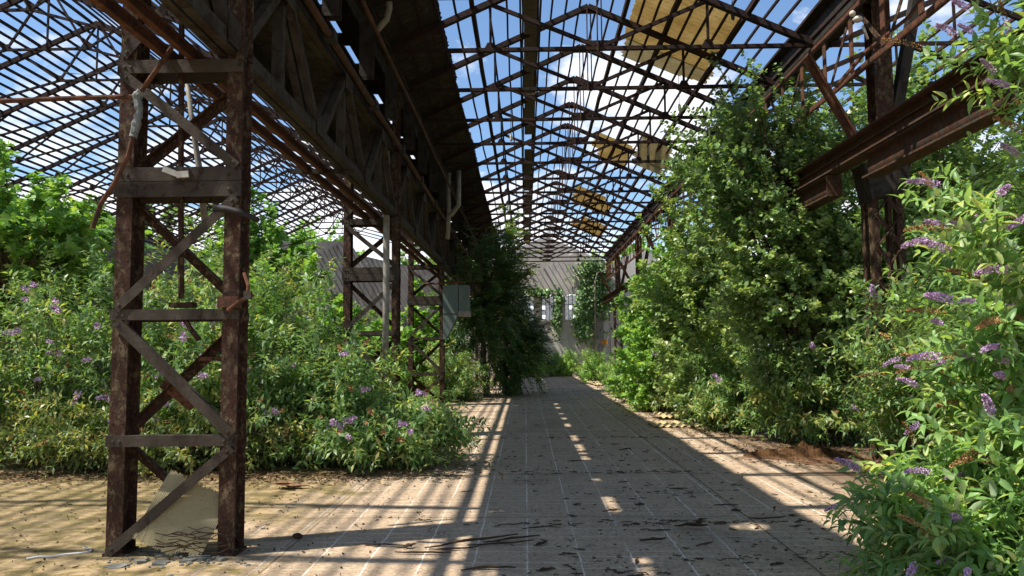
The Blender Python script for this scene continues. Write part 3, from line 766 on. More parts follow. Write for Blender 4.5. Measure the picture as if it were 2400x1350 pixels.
# green-grey cabinet on the third column
yc = CY[2]-.25
cb_ = thing('control_cabinet', 'green grey steel cabinet with tapered underside fixed to the third column', 'cabinet', at(1060, 735, yc))
a = at(1038, 735, yc); c = at(1074, 668, yc); e = at(1046, 795, yc)
part(lambda m: m.box((a.x, yc, a.z), (c.x, yc+.45, c.z)), 'body', M['cabinet'], cb_)
part(lambda m: m.prism([(a.x, a.z-.01), (a.x, e.z), (a.x+.09, e.z), (c.x, a.z-.01)], yc+.01, yc+.44), 'hopper', M['cabinet'], cb_)
d = at(1100, 732, yc)
dr = part(lambda m: m.box((c.x+.02, yc-.06, d.z+.04), (d.x, yc+.3, c.z-.01)), 'side_box', M['cabinet'], cb_)
part(lambda m: (m.box((c.x+.01, yc-.08, d.z-.12), (d.x+.03, yc+.3, d.z+.035)),), 'ledge', M['pipe_pale'], cb_)
part(lambda m: m.bar((c.x+.09, yc-.07, d.z+.25), (c.x+.09, yc-.07, d.z+.5), .015, .015), 'handle', M['pipe_pale'], cb_)
part(lambda m: m.tube([at(995, 665, yc+.1), at(1040, 664, yc), at(1085, 660, yc)], .03, 8), 'feed_pipe', M['red'], cb_)
# pale downpipes
def pipe(name, pts, r, mat, lab):
    m = MB(); m.tube(pts, r, 10); return tag(m.build(name, mat, smooth=True), lab, 'pipe')
pipe('downpipe', [at(906, 330, 13.78), at(906, 460, 13.78), at(905, 700, 13.78), at(902, 900, 13.78)], .06, M['pipe_pale'], 'pale grey downpipe against the right leg of the second column')
pipe('downpipe', [at(910, -60, 10.9), at(912, 20, 10.9), at(906, 45, 10.9), at(880, 75, 10.95)], .05, M['pipe_pale'], 'pale elbowed gutter outlet high among the posts on the left')
pipe('downpipe', [at(1052, 405, 20.6), at(1050, 440, 20.6), at(1052, 500, 20.6), at(1049, 560, 20.6)], .06, M['pipe_pale'], 'pale downpipe beside the dark tree top, the straight one')
pipe('downpipe', [at(1075, 400, 20.4), at(1075, 480, 20.4), at(1056, 505, 20.45)], .065, M['pipe_pale'], 'pale elbowed downpipe beside the dark tree top')
m = MB(); p = at(680, 402, 10.2); q = at(830, 402, 10.2); m.bar(p, q, .05, .06); tag(m.build('cross_bar', M['post']), 'thin dark bar jutting left under the lattice girder', 'steel bar')

# ------------------------------------------------------------------ right side: columns, crane beam, eave lattice
def right_column(y):
    t = thing('lattice_column', '', 'steel column', (5.2, y, 0), 'rusty columns along the right side')
    x0, x1 = 4.86, 5.3
    for xx in (x0, x1-.1):
        part(lambda m: (m.box((xx, y-.05, 0), (xx+.1, y-.04, 3.8)), m.box((xx, y-.0398, 0), (xx+.012, y+.06, 3.8))), 'leg', M['leg'], t)
        part(lambda m: (m.box((xx, y+.29, 0), (xx+.1, y+.30, 3.8)), m.box((xx, y+.2, 0), (xx+.012, y+.2898, 3.8))), 'leg', M['leg'], t)
    z = .2; s = 1
    while z < 3.6:
        for sg in (1, -1):
            part(lambda m: m.bar((x0+.05, y-.062-.012*(sg > 0), z if sg > 0 else z+.46), (x1-.05, y-.062-.012*(sg > 0), z+.46 if sg > 0 else z), .012, .06, up=(1, 0, 1)), 'lacing_bar', M['leg'], t)
        z += .46
    part(lambda m: m.prism([(4.76, 4.14), (5.42, 4.14), (5.36, 3.75), (4.86, 3.62)], y-.09, y+.32), 'bracket', M['post'], t)
    part(lambda m: (m.box((4.98, y-.06, 4.145), (5.24, y-.046, ZE+.05)), m.box((5.10, y-.0458, 4.145), (5.12, y+.19, ZE+.05)), m.box((4.98, y+.1902, 4.145), (5.24, y+.205, ZE+.05))), 'upper_shaft', M['leg'], t)
    part(lambda m: (m.bar((4.78, y-.02, 4.4), (4.08, y-.02, 5.72), .09, .02, up=(1, 0, 1)), m.bar((4.78, y+.05, 4.4), (4.08, y+.05, 5.72), .12, .10, up=(1, 0, 1))), 'knee_brace', M['red'], t)
    part(lambda m: m.bar((5.2, y+.02, 4.45), (5.66, y+.02, ZE+.06), .14, .15, up=(0, 1, 0)), 'strut', M['post'], t)
    return t
RY = [10.75 + 7.8*i for i in range(5)]
c0 = right_column(RY[0]); c0['label'] = 'rusty right column with braces rising through the leaves, nearest the camera'
for i, y in enumerate(RY[1:]): copy_tree(c0, None, (0, y-RY[0], 0), 'rusty column of the right side, %s from the front' % ORD[i+1])
XBM = 4.62
m = MB()
m.box((XBM-.14, 4.5, 4.43), (XBM+.14, YW-.2, 4.455)); m.box((XBM-.01, 4.5, 4.175), (XBM+.01, YW-.2, 4.4295)); m.box((XBM-.12, 4.5, 4.15), (XBM+.12, YW-.2, 4.1745))
m.box((XBM-.06, 4.5, 4.31), (XBM-.0105, YW-.2, 4.33)); m.box((XBM-.035, 4.5, 4.4555), (XBM+.035, YW-.2, 4.50))
tag(m.build('crane_beam', M['rail']), 'heavy rusty crane runway beam crossing in front of the right column', 'steel beam')
for i, (a, c, lab) in enumerate(((5.0, 10.2, 'lower rusty beam under the crane runway, right of the near column'), (11.4, 17.9, 'lower rusty beam under the crane runway, left of the near column'))):
    m = MB(); m.box((XBM-.1, a, 4.115), (XBM+.14, c, 4.14)); m.box((XBM-.012, a, 3.845), (XBM+.012, c, 4.1145)); m.box((XBM-.1, a, 3.82), (XBM+.14, c, 3.8445)); m.box((XBM-.1, a-.012, 3.82), (XBM+.13, a-.0005, 4.14))
    tag(m.build('crane_beam', M['rail']), lab, 'steel beam')
XV = 4.80
for i, (a, c) in enumerate(zip([3.0]+RY, RY+[YW-.2])):
    t = thing('lattice_girder', ['lattice eave girder over the right foreground bushes', 'lattice eave girder behind the tall right tree', 'lattice eave girder right of the hall, third bay', 'lattice eave girder right of the hall with hanging plates, fourth bay', 'lattice eave girder right of the hall, fifth bay', 'last lattice eave girder bay on the right, meeting the end wall'][i], 'eave girder', (XV, a, 5.5), 'lattice eave girder bays along the right side')
    part(lambda m: (m.box((XV-.06, a, 5.5), (XV+.06, c-.01, 5.512)), m.box((XV-.062, a, 5.42), (XV-.05, c-.01, 5.4995))), 'bottom_chord', M['red'], t)
    part(lambda m: (m.box((XV-.06, a, 6.44), (XV+.06, c-.01, 6.452)), m.box((XV-.064, a, 6.34), (XV-.05, c-.01, 6.4395))), 'top_chord', M['red'], t)
    n = 8; L = (c-a)/n
    for j in range(n):
        y = a + L*j
        part(lambda m: m.box((XV-.07, y+.03, 5.515), (XV-.055, y+.15, 6.335)), 'vertical', M['red'], t)
        part(lambda m: m.bar((XV-.04, y+.1, 5.52 if j % 2 else 6.42), (XV-.04, y+L, 6.42 if j % 2 else 5.52), .07, .012, up=(1, 0, 0)), 'diagonal', M['leg'], t)
m = MB(); m.ball(at(2010, 45, 10.4), .06, 8, (1.2, 1, .8)); m.ball(at(1998, 32, 10.4), .045, 8); m.tube([at(2022, 60, 10.4), at(2034, 92, 10.45)], .02, 6)
tag(m.build('insulator', M['insulator'], smooth=True), 'cream porcelain insulator on the head of the near right column', 'insulator')
m = MB(); m.ball(at(2048, 165, 10.5), .06, 8, (.8, .8, 1.3)); m.bar(at(2048, 120, 10.5), at(2048, 150, 10.5), .05, .05)
tag(m.build('wall_lamp', M['iron_black']), 'small black lamp fixed to the near right column', 'lamp')
m = MB(); m.tube([at(1960, 203, 10.3), at(2030, 120, 10.3), at(2130, 40, 10.2), at(2180, -30, 10.1)], .03, 6)
tag(m.build('diagonal_rod', M['red']), 'thin rusty rod rising to the right past the near right column', 'steel rod')

# hanging lamp holders
for i, (px, py, d, L, lab) in enumerate(((1591, 205, 14.31, .32, 'small lamp holder hanging on a cord beside the tall right tree'), (1716, 12, 12.36, .1, 'lamp holder on the nearest truss below the yellowed sheets'),
                            (1197, 285, 16.26, .28, 'lamp holder hanging from the third truss on the left'), (1518, 338, 18.2, .25, 'lamp holder hanging left of the torn pale sheet'))):
    p = at(px, py, d); t = thing('hanging_lamp', lab, 'lamp', p, 'bare lamp holders hanging from the trusses')
    part(lambda m: m.tube([p+Vector((0, 0, .25)), p+Vector((0, 0, -L))], .006, 5), 'cord', M['iron_black'], t)
    part(lambda m: m.tube([p+Vector((0, 0, -L)), p+Vector((.005, 0, -L-.05)), p+Vector((.008, 0, -L-.13)), p+Vector((.01, 0, -L-.16))], [.02, .035, .03, .012], 7), 'holder', M['iron_black'] if i % 2 else M['insulator'], t)
# sagging wires in the left bay
for i, (a, c, sag, lab) in enumerate(((at(150, 170, 14), at(300, 150, 14), .1, 'thin wire strung below the left bay roof, near the frame edge'), (at(700, 330, 20), at(800, 345, 20), .08, 'thin wire strung below the left bay roof, right of the column'))):
    m = MB(); m.tube([a.lerp(c, q/8) - Vector((0, 0, sag*math.sin(math.pi*q/8))) for q in range(9)], .006, 4); tag(m.build('wire', M['iron_black']), lab, 'wire')

# notices at the end wall
p = at(1417, 802, YW-.3)
m = MB(); m.box((p.x-.2, YW-.19, p.z-.13), (p.x+.2, YW-.165, p.z+.13)); tag(m.build('notice_plate', M['orange_sign']), 'small faded orange plate low on the pilaster of the end wall', 'sign')
p = at(1417, 733, YW-.3)
m = MB(); m.box((p.x-.12, YW-.24, p.z-.11), (p.x+.12, YW-.165, p.z+.11)); m.box((p.x-.09, YW-.25, p.z-.08), (p.x+.09, YW-.2402, p.z+.08)); tag(m.build('junction_box', M['pipe_pale']), 'small pale junction box on the pilaster above the orange plate', 'box')
pipe('downpipe', [at(1440, 628, YW-.5), at(1400, 640, YW-.5), at(1395, 660, YW-.45), at(1395, 820, YW-.3)], .05, M['pipe_pale'], 'pale pipe running down the end wall beside the pilaster')
m = MB(); m.bar(at(1250, 712, YW-.1), at(1395, 714, YW-.1), .03, .03); tag(m.build('tie_bar', M['iron_black']), 'thin iron bar across the end wall windows', 'steel bar')

# ------------------------------------------------------------------ foliage
def leaf(kind):
    if kind == 'lance':          # long pointed leaf, arched and folded
        ts = [0, .22, .5, .78, 1]; ws = [.0, .135, .155, .085, 0]; V = []; F = []
        for t, wd in zip(ts, ws):
            z = .14*t - .34*t*t
            V += [(t, wd, z + wd*.45), (t, 0, z), (t, -wd, z + wd*.45)]
        for i in range(4):
            a = i*3; b_ = a+3
            F += [(a, a+1, b_+1), (a, b_+1, b_), (a+1, a+2, b_+2), (a+1, b_+2, b_+1)]
        return np.array(V), np.array(F)
    if kind == 'lance_low':
        wd = .17; return np.array([(0,0,0),(.45,wd,.05),(.5,0,.02),(.45,-wd,.05),(1,0,-.16)]), np.array([(0,2,1),(1,2,4),(0,3,2),(3,4,2)])
    if kind == 'round':
        V = [(0,0,0),(.3,.42,.04),(.75,.36,.03),(1.05,0,-.10),(.75,-.36,.03),(.3,-.42,.04),(.5,0,-.02)]
        return np.array(V), np.array([(6,1,0),(6,2,1),(6,3,2),(6,4,3),(6,5,4),(6,0,5)])
    if kind == 'lobed':
        V = [(0,0,0),(.05,.45,.0),(.42,.30,.05),(.62,.55,-.03),(.70,.2,.03),(1.05,0,-.1),(.70,-.2,.03),(.62,-.55,-.03),(.42,-.30,.05),(.05,-.45,0),(.4,0,0)]
        return np.array(V), np.array([(10,(i+1) % 10,i) for i in range(10)])
    if kind == 'leaflet':
        wd = .16; return np.array([(0,0,0),(.4,wd,.02),(.4,-wd,.02),(1,0,-.12)]), np.array([(0,3,1),(0,2,3)])
    if kind == 'blade':
        return np.array([(0,.02,0),(0,-.02,0),(.6,.012,.0),(.6,-.012,0),(1,0,-.12)]), np.array([(0,1,3),(0,3,2),(2,3,4)])
def nrm(v): return v/np.maximum(np.linalg.norm(v, axis=-1, keepdims=True), 1e-9)
def leaf_cloud(P, Fw, Nn, Sz, kind, tone):
    tv, tf = leaf(kind); f = nrm(Fw); n = nrm(Nn - f*np.sum(Nn*f, -1, keepdims=True)); s = np.cross(n, f)
    V = P[:, None, :] + Sz[:, None, None]*(tv[None, :, 0:1]*f[:, None, :] + tv[None, :, 1:2]*s[:, None, :] + tv[None, :, 2:3]*n[:, None, :])
    k = len(tv); F = tf[None] + (np.arange(len(P))*k)[:, None, None]
    return V.reshape(-1, 3), F.reshape(-1, 3), np.repeat(tone, k)

def lump(u, g, amp):
    r = np.ones(len(u))
    for k in range(5):
        d = nrm(g.normal(size=3)[None])[0]; r += amp*np.sin(3.2*(k*.6+1)*(u@d) + g.uniform(0, 6.3))/(1+.5*k)
    return r
UP = np.array([0, 0, 1.])
def shoots(P0, D, L, nn, size, kind, g, spread=1.0, droop=.25, planar=False, bend=-.25, tone0=.5, tv=.2, upn=1.0):
    """leafy shoots: nn nodes each, a pair of leaves per node"""
    m = len(P0); t = np.linspace(.12, 1, nn)[None, :, None]
    Dn = nrm(D); side = nrm(np.cross(Dn, UP + 1e-3)); vert = np.cross(side, Dn)
    ax = P0[:, None] + Dn[:, None]*L[:, None, None]*t + UP*(bend*L[:, None, None]*t*t)
    out = []
    az0 = g.uniform(0, 6.28, (m, 1))
    for s in (0, 1):
        if planar:
            R_ = side[:, None]*(1 if s else -1) + np.zeros((m, nn, 1))
        else:
            az_ = az0 + np.arange(nn)[None]*(np.pi/2) + s*np.pi + g.normal(0, .35, (m, nn))
            R_ = side[:, None]*np.cos(az_)[..., None] + vert[:, None]*np.sin(az_)[..., None]
        Fw = Dn[:, None]*(.45 + .5*t) + R_*spread + g.normal(0, .22, (m, nn, 3)) - UP*droop
        Nn = UP*upn + Dn[:, None]*.25 + g.normal(0, .38, (m, nn, 3))
        Sz = size*(1 - .5*np.abs(t[..., 0]-.45))*g.uniform(.7, 1.2, (m, nn))
        out.append((ax.reshape(-1, 3), Fw.reshape(-1, 3), Nn.reshape(-1, 3), Sz.ravel()))
    P, F, Nn, Sz = [np.concatenate([o[i] for o in out]) for i in range(4)]
    base = np.tile(np.repeat(g.normal(0, tv*1.0, m), nn), 2)
    tone = np.clip(tone0 + base + g.normal(0, tv*.9, len(P)), 0, 1)
    tip = P0 + Dn*L[:, None]*1.02 + UP*(bend*L[:, None])
    tdir = nrm(Dn + UP*(2*bend))
    return P, F, Nn, Sz, tone, tip, tdir

def spike_mesh(g, n, L, r, droopy=.1, fl=.012):
    """a flower spike: hundreds of tiny florets packed round a tapering stalk, along +x"""
    t = g.uniform(0, 1, n)**.8; rad = r*np.sin(np.pi*np.clip(t*.82+.16, 0, 1))**.7*(1-.55*t)*g.uniform(.6, 1.1, n); a = g.uniform(0, 6.28, n)
    P = np.stack([t*L, np.cos(a)*rad, np.sin(a)*rad - droopy*L*t*t], 1)
    out = np.stack([np.full(n, .35), np.cos(a), np.sin(a)], 1)
    return leaf_cloud(P, out + g.normal(0, .35, (n, 3)), g.normal(size=(n, 3)), g.uniform(.7, 1.4, n)*fl, 'round', np.clip(g.normal(.5, .25, n), 0, 1))
SP = {}
for key, n, L, r, fl in (('near', 300, .135, .016, .010), ('near_spent', 280, .22, .0145, .009), ('mid', 70, .17, .026, .026), ('mid_spent', 60, .18, .02, .022)):
    for q in range(3):
        V, F, T = spike_mesh(np.random.default_rng(q*7+n), n, L*(1+.15*q), r, .12+.1*q, fl)
        me = tri_mesh('flower_spike', V, F, T); me.materials.append(M['spent' if 'spent' in key else 'lilac']); SP[key, q] = me

def plant(name, lab, cat, group, base, rad, cz, seed, nb, ns, nn, size, kind, mat, bias=(0, 0, 0), spread=1, droop=.25, planar=False,
          bend=-.25, amp=.16, tone0=.5, tv=.2, flowers=0, spent=0, fl='mid', shoot=(.22, .5), trunk=None, stem_r=.012, inner=.3, vis=None,
          stem_mat='stem', leafname='foliage', phi=None, stems=1, power=.5, zmin=.04, upn=1.0, face=(.1, -1, .25)):
    g = np.random.default_rng(seed); base = np.array(base, float); rad = np.array(rad, float); bias = np.array(bias, float)
    t = thing(name, lab, cat, tuple(base), group)
    ctr = base + np.array([0, 0, cz])
    u = nrm(g.normal(size=(nb, 3)))
    if phi is not None:   # keep only branches towards a direction
        u = nrm(u + np.array(phi)*g.uniform(.2, 1., (nb, 1)))
    T = ctr + u*rad*(lump(u, np.random.default_rng(seed+1), amp)*g.uniform(.25, 1, nb)**power)[:, None]
    T[:, 2] = np.maximum(T[:, 2], .15+base[2]*0 + g.uniform(0, .3, nb))
    if trunk: B = np.stack([base + np.array([g.normal(0, .05), g.normal(0, .05), trunk*g.uniform(.45, 1)]) for _ in range(nb)])
    else: B = base + np.stack([g.normal(0, rad[0]*.22, nb), g.normal(0, rad[1]*.22, nb), np.zeros(nb)], 1)
    ln = np.linalg.norm(T-B, axis=1, keepdims=True)
    K = B*.5 + T*.5 + UP*ln*.22
    s = g.uniform(inner, 1, (nb, ns))[..., None]
    Pp = (1-s)**2*B[:, None] + 2*s*(1-s)*K[:, None] + s*s*T[:, None]
    tg = nrm(2*(1-s)*(K-B)[:, None] + 2*s*(T-K)[:, None])
    outw = nrm(Pp - (ctr*np.array([1, 1, .6]))[None, None])
    D = tg*.55 + outw*.55 + bias + g.normal(0, .42, (nb, ns, 3)); Pp = Pp.reshape(-1, 3); D = D.reshape(-1, 3)
    keep = Pp[:, 2] > zmin; Pp, D = Pp[keep], D[keep]
    L = g.uniform(*shoot, len(Pp))
    P, F, Nn, Sz, tone, tip, td = shoots(Pp, D, L, nn, size, kind, g, spread, droop, planar, bend, tone0, tv, upn)
    ok = P[:, 2] > .02
    V, Fc, Tn = leaf_cloud(P[ok], F[ok], Nn[ok], Sz[ok], kind, tone[ok])
    V[:, 2] = np.maximum(V[:, 2], .012 + .01*np.abs(np.sin(V[:, 0]*50)))
    me = tri_mesh(name+'_'+leafname, V - base, Fc, Tn); o = link_mesh(leafname, me, M[mat], t)
    if stems:
        m = MB()
        idx = range(0, nb, max(1, nb//70))
        for i in idx:
            pts = []; rs = []
            for q in range(6):
                x = q/5; pts.append((1-x)**2*B[i] + 2*x*(1-x)*K[i] + x*x*T[i]); rs.append(stem_r*(1.15-x))
            m.tube(pts, rs, 5)
        if fl == 'near':
            for i in range(0, len(Pp), 2): m.tube([Pp[i], Pp[i] + nrm(D[i])*L[i]*.5 + UP*(bend*L[i]*.25), tip[i]], [.004, .003, .002], 4)
        m.build('stems', M[stem_mat], t)
    if trunk:
        m = MB(); pts = [base + np.array([.06*math.sin(q*1.3+seed), .05*math.cos(q*1.7+seed), trunk*q/6]) for q in range(7)]
        m.tube(pts, [stem_r*(4.2-2.8*q/6) for q in range(7)], 8); m.build('trunk', M['trunk'], t)
    if flowers or spent:
        sel = np.ones(len(tip), bool) if vis is None else vis(tip)
        c = np.where(sel & (tip[:, 2] > .45))[0]
        # prefer tips on the outside
        e = ((tip[c]-ctr)/rad)@np.array(face) + .25*np.linalg.norm((tip[c]-ctr)/rad, axis=1); c = c[np.argsort(-e)][:max(1, int(len(c)*.2))]
        c = g.permutation(c)[:flowers+spent]
        for i, k in enumerate(c):
            sp_ = i >= flowers; me = SP[fl + ('_spent' if sp_ else ''), int(g.integers(3))]
            f = bpy.data.objects.new('spent_flower_spike' if sp_ else 'flower_spike', me); C.objects.link(f)
            d = Vector(td[k]*.6 + bias*.8 + UP*.25 + g.normal(0, .2, 3)).normalized()
            sc_ = float(g.uniform(.65, 1.15)); f.parent = t
            f.matrix_local = Matrix.Translation(Vector(tip[k]-base) + d*((.07 if fl == 'near' else .05) - .02)) @ d.to_track_quat('X', 'Z').to_matrix().to_4x4() @ Matrix.Scale(sc_, 4)
    return t

GB = 'lilac bushes growing along the left side'
def seen(tip): return tip[:, 1] < 13
cam_side = lambda cy: (lambda tip: tip[:, 1] < cy)
plant('buddleia_bush', 'tall lilac bush filling the left edge of the picture', 'bush', GB, (-7.2, 11.6, 0), (1.75, 1.5, 1.75), 1.6, 21, 150, 8, 6, .15, 'lance_low', 'bud', (.0, -.25, .1), flowers=26, spent=9, vis=cam_side(11.8))
plant('buddleia_bush', 'lilac bush seen behind and left of the foreground column', 'bush', GB, (-5.2, 11.5, 0), (1.5, 1.5, 1.75), 1.55, 22, 150, 8, 6, .15, 'lance_low', 'bud', (.0, -.25, .1), flowers=20, spent=8, vis=cam_side(11.7))
plant('buddleia_bush', 'lilac bush between the foreground column and the second column', 'bush', GB, (-3.65, 11.5, 0), (1.15, 1.4, 1.5), 1.35, 23, 140, 8, 6, .15, 'lance_low', 'bud', (.1, -.25, .1), flowers=14, spent=6, vis=cam_side(11.7))
plant('buddleia_bush', 'lower lilac bush with loose sprays in front of the second column', 'bush', GB, (-2.75, 11.2, 0), (1.0, 1.2, 1.05), .85, 24, 110, 7, 6, .15, 'lance_low', 'bud', (.2, -.25, .15), flowers=7, spent=7, vis=cam_side(11.4), shoot=(.25, .6))
plant('buddleia_bush', 'sprawling low lilac bush reaching over the sunlit tiles', 'bush', GB, (-1.75, 10.7, 0), (1.0, 1.0, .5), .42, 25, 80, 7, 6, .15, 'lance_low', 'bud', (.35, -.2, .05), flowers=7, spent=8, vis=cam_side(11), shoot=(.25, .6))
plant('buddleia_bush', 'yellowing undergrowth at the foot of the left lilac bushes', 'bush', GB, (-5.0, 10.5, 0), (3.3, .75, .8), .35, 26, 150, 8, 6, .12, 'lance_low', 'bud_dry', (0, -.3, .0), tone0=.6, flowers=4, spent=4, vis=cam_side(10.6), inner=.2)
GS = 'shrubs growing deep in the left bay'
for i, (x, y, rx, h, mt, lab) in enumerate(((-6.2, 18, 1.7, 3.9, 'maple', 'dense shrub behind the left lilac bushes, right of the foreground column'), (-4.4, 19.5, 1.5, 3.0, 'maple', 'bright green shrub seen through the second column'),
        (-8.4, 21.5, 2.3, 6.0, 'bud', 'tall shrub deep in the left bay before the gable wall'), (-3.6, 26.5, 1.6, 3.6, 'maple', 'bright shrub seen through the third column'),
        (-6.2, 27, 2.0, 3.6, 'poplar', 'dull green shrub far back in the left bay'), (-2.3, 24.0, 1.0, 1.6, 'bud', 'low leafy shrub between the third column and the dark tree'))):
    plant('wild_shrub', lab, 'shrub', GS, (x, y, 0), (rx, 1.5, h*.52), h*.48, 40+i, 90, 7, 6, .17, 'lance_low' if mt == 'bud' else 'round', mt, (0, -.2, .1), tone0=.55)
plant('broadleaf_tree', 'bright broad-leaved tree at the left edge rising over the lilac bushes', 'tree', None, (-9.6, 14.2, 0), (1.9, 1.6, 1.6), 3.75, 31, 110, 8, 5, .17, 'lobed', 'maple', (.05, -.2, 0), trunk=3.2, stem_r=.03, tone0=.55, inner=.4, spread=1.1, droop=.4)
plant('broadleaf_tree', 'green tree crown left of the second column deep in the left bay', 'tree', None, (-9.2, 27, 0), (2.4, 1.8, 1.9), 5.0, 36, 110, 8, 5, .2, 'lobed', 'maple', (.05, -.2, 0), trunk=4.2, stem_r=.03, tone0=.45, inner=.4, droop=.4)
plant('broadleaf_tree', 'dark leafy small tree behind the left lilac bushes under the roof', 'tree', None, (-11.2, 17.5, 0), (2.6, 2.0, 2.2), 3.3, 32, 110, 8, 5, .19, 'lobed', 'maple', (.0, -.2, 0), trunk=3.0, stem_r=.03, tone0=.35, inner=.4, droop=.4)
# dark ailanthus leaning over the tiles
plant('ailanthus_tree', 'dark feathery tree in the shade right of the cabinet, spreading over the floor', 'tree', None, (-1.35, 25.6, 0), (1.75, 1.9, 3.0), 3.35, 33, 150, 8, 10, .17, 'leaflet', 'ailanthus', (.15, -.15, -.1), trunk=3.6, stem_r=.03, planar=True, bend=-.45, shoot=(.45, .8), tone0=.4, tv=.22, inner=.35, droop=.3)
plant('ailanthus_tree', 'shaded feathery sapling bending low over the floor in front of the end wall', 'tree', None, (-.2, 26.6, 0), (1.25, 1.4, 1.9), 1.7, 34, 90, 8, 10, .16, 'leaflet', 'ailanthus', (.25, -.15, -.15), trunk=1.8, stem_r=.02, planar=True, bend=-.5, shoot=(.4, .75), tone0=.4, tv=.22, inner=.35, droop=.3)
plant('ailanthus_tree', 'feathery tree top with sun-toned tips reaching right toward the trusses', 'tree', None, (-.7, 27.5, 0), (1.1, 1.1, 1.5), 4.9, 35, 45, 8, 10, .17, 'leaflet', 'ailanthus', (.3, -.1, 0), trunk=4.2, stem_r=.025, planar=True, bend=-.4, shoot=(.4, .75), tone0=.72, tv=.25, inner=.4, droop=.3)  # raised leaf tone paints sunlight onto these tips

# right side thicket
GR = 'thicket of small-leaved trees on the right'
plant('poplar_tree', 'tall tree with shade-toned leaves reaching the roof left of the near right column', 'tree', GR, (4.7, 13.8, 0), (2.0, 1.7, 1.85), 4.85, 51, 270, 9, 6, .095, 'round', 'poplar', (-.1, -.1, .1), trunk=4.0, stem_r=.028, inner=.45, amp=.28, shoot=(.25, .6), tone0=.38, droop=.35)  # low leaf tone paints in the backlit crown's shade
plant('poplar_tree', 'bushy green tree under the tall shade-toned one', 'tree', GR, (4.75, 13.4, 0), (1.65, 1.5, 2.1), 2.5, 52, 240, 9, 6, .092, 'round', 'poplar', (-.2, -.25, .1), trunk=2.2, stem_r=.022, inner=.35, tone0=.68, droop=.3)
plant('poplar_tree', 'sunlit bushy tree in the middle of the right thicket', 'tree', GR, (4.0, 17.2, 0), (1.6, 1.7, 2.6), 2.7, 53, 240, 9, 6, .10, 'round', 'poplar', (-.25, -.2, .1), trunk=2.2, stem_r=.022, inner=.35, tone0=.72, droop=.3)
plant('poplar_tree', 'yellow-green bushy tree at the far left end of the right thicket', 'tree', GR, (3.95, 21.2, 0), (1.35, 1.9, 2.4), 2.4, 54, 200, 9, 6, .115, 'round', 'maple', (-.25, -.2, .1), trunk=2.0, stem_r=.02, inner=.35, tone0=.55, droop=.3)
plant('poplar_tree', 'leafy tree behind the right thicket beside the far lattice girder', 'tree', GR, (4.4, 26.5, 0), (1.3, 2.0, 1.8), 2.0, 55, 120, 8, 6, .13, 'round', 'maple', (-.2, -.2, .1), trunk=2.0, stem_r=.02, inner=.35, tone0=.5)
plant('poplar_tree', 'loose airy tree behind the near right column', 'tree', GR, (8.2, 15.5, 0), (2.4, 1.8, 2.6), 5.7, 56, 260, 8, 6, .105, 'round', 'poplar', (-.1, -.1, .1), trunk=4.0, stem_r=.03, inner=.4, amp=.28, tone0=.6)
plant('poplar_tree', 'dense tree filling the gap right of the near right column, below the crane beam', 'tree', GR, (6.2, 13.2, 0), (1.6, 1.3, 2.1), 2.6, 57, 220, 8, 6, .11, 'round', 'poplar', (-.1, -.2, .1), trunk=2.0, stem_r=.03, inner=.35, tone0=.5)
plant('poplar_tree', 'leafy tree at the right behind the lilac bush, seen under the crane beam', 'tree', GR, (9.0, 12.5, 0), (1.8, 1.6, 2.2), 2.6, 58, 150, 8, 6, .11, 'round', 'poplar', (-.1, -.2, .1), trunk=2.2, stem_r=.03, inner=.35, tone0=.55)
plant('wild_shrub', 'sunlit yellow-green shrub at the outer edge of the right thicket beside the tiles', 'shrub', GR, (3.35, 19.6, 0), (.95, 1.2, 1.3), 1.25, 59, 110, 8, 6, .11, 'round', 'maple', (-.25, -.2, .1), inner=.3, tone0=.72, droop=.3)
plant('wild_shrub', 'low sunlit shrub at the outer edge of the right thicket, nearer than the yellow-green one', 'shrub', GR, (3.75, 16.2, 0), (.85, 1.0, 1.2), 1.1, 60, 100, 8, 6, .10, 'round', 'poplar', (-.25, -.25, .1), inner=.3, tone0=.8, droop=.3)
GL = 'lilac bushes at the foot of the right thicket'
plant('buddleia_bush', 'lilac bush at the foot of the right thicket behind the brown mound', 'bush', GL, (4.9, 13.0, 0), (1.35, 1.0, .95), .85, 61, 120, 8, 6, .14, 'lance_low', 'bud', (-.2, -.3, .1), flowers=7, spent=5, vis=cam_side(13), tone0=.55)
plant('buddleia_bush', 'lilac bush beside the fallen sheets on the right', 'bush', GL, (4.05, 15.0, 0), (.9, 1.0, .85), .75, 62, 90, 8, 6, .14, 'lance_low', 'bud', (-.3, -.25, .1), flowers=6, spent=2, vis=cam_side(15), tone0=.55)
plant('buddleia_bush', 'tangled half-dry lilac bush between the two fallen sheet heaps', 'bush', GL, (3.6, 19.0, 0), (.8, 1.1, .8), .6, 63, 70, 7, 6, .13, 'lance_low', 'bud_dry', (-.25, -.2, .1), flowers=3, spent=3, vis=cam_side(19), tone0=.5, stem_r=.014)
plant('buddleia_bush', 'leafy bush under the crane beam right of the brown mound', 'bush', GL, (6.3, 12.3, 0), (1.3, 1.1, 1.3), 1.2, 64, 110, 8, 6, .14, 'lance_low', 'bud', (-.2, -.3, .1), flowers=5, spent=4, vis=cam_side(12.3), tone0=.5)
GW = 'bright weeds at the edge of the tiles'
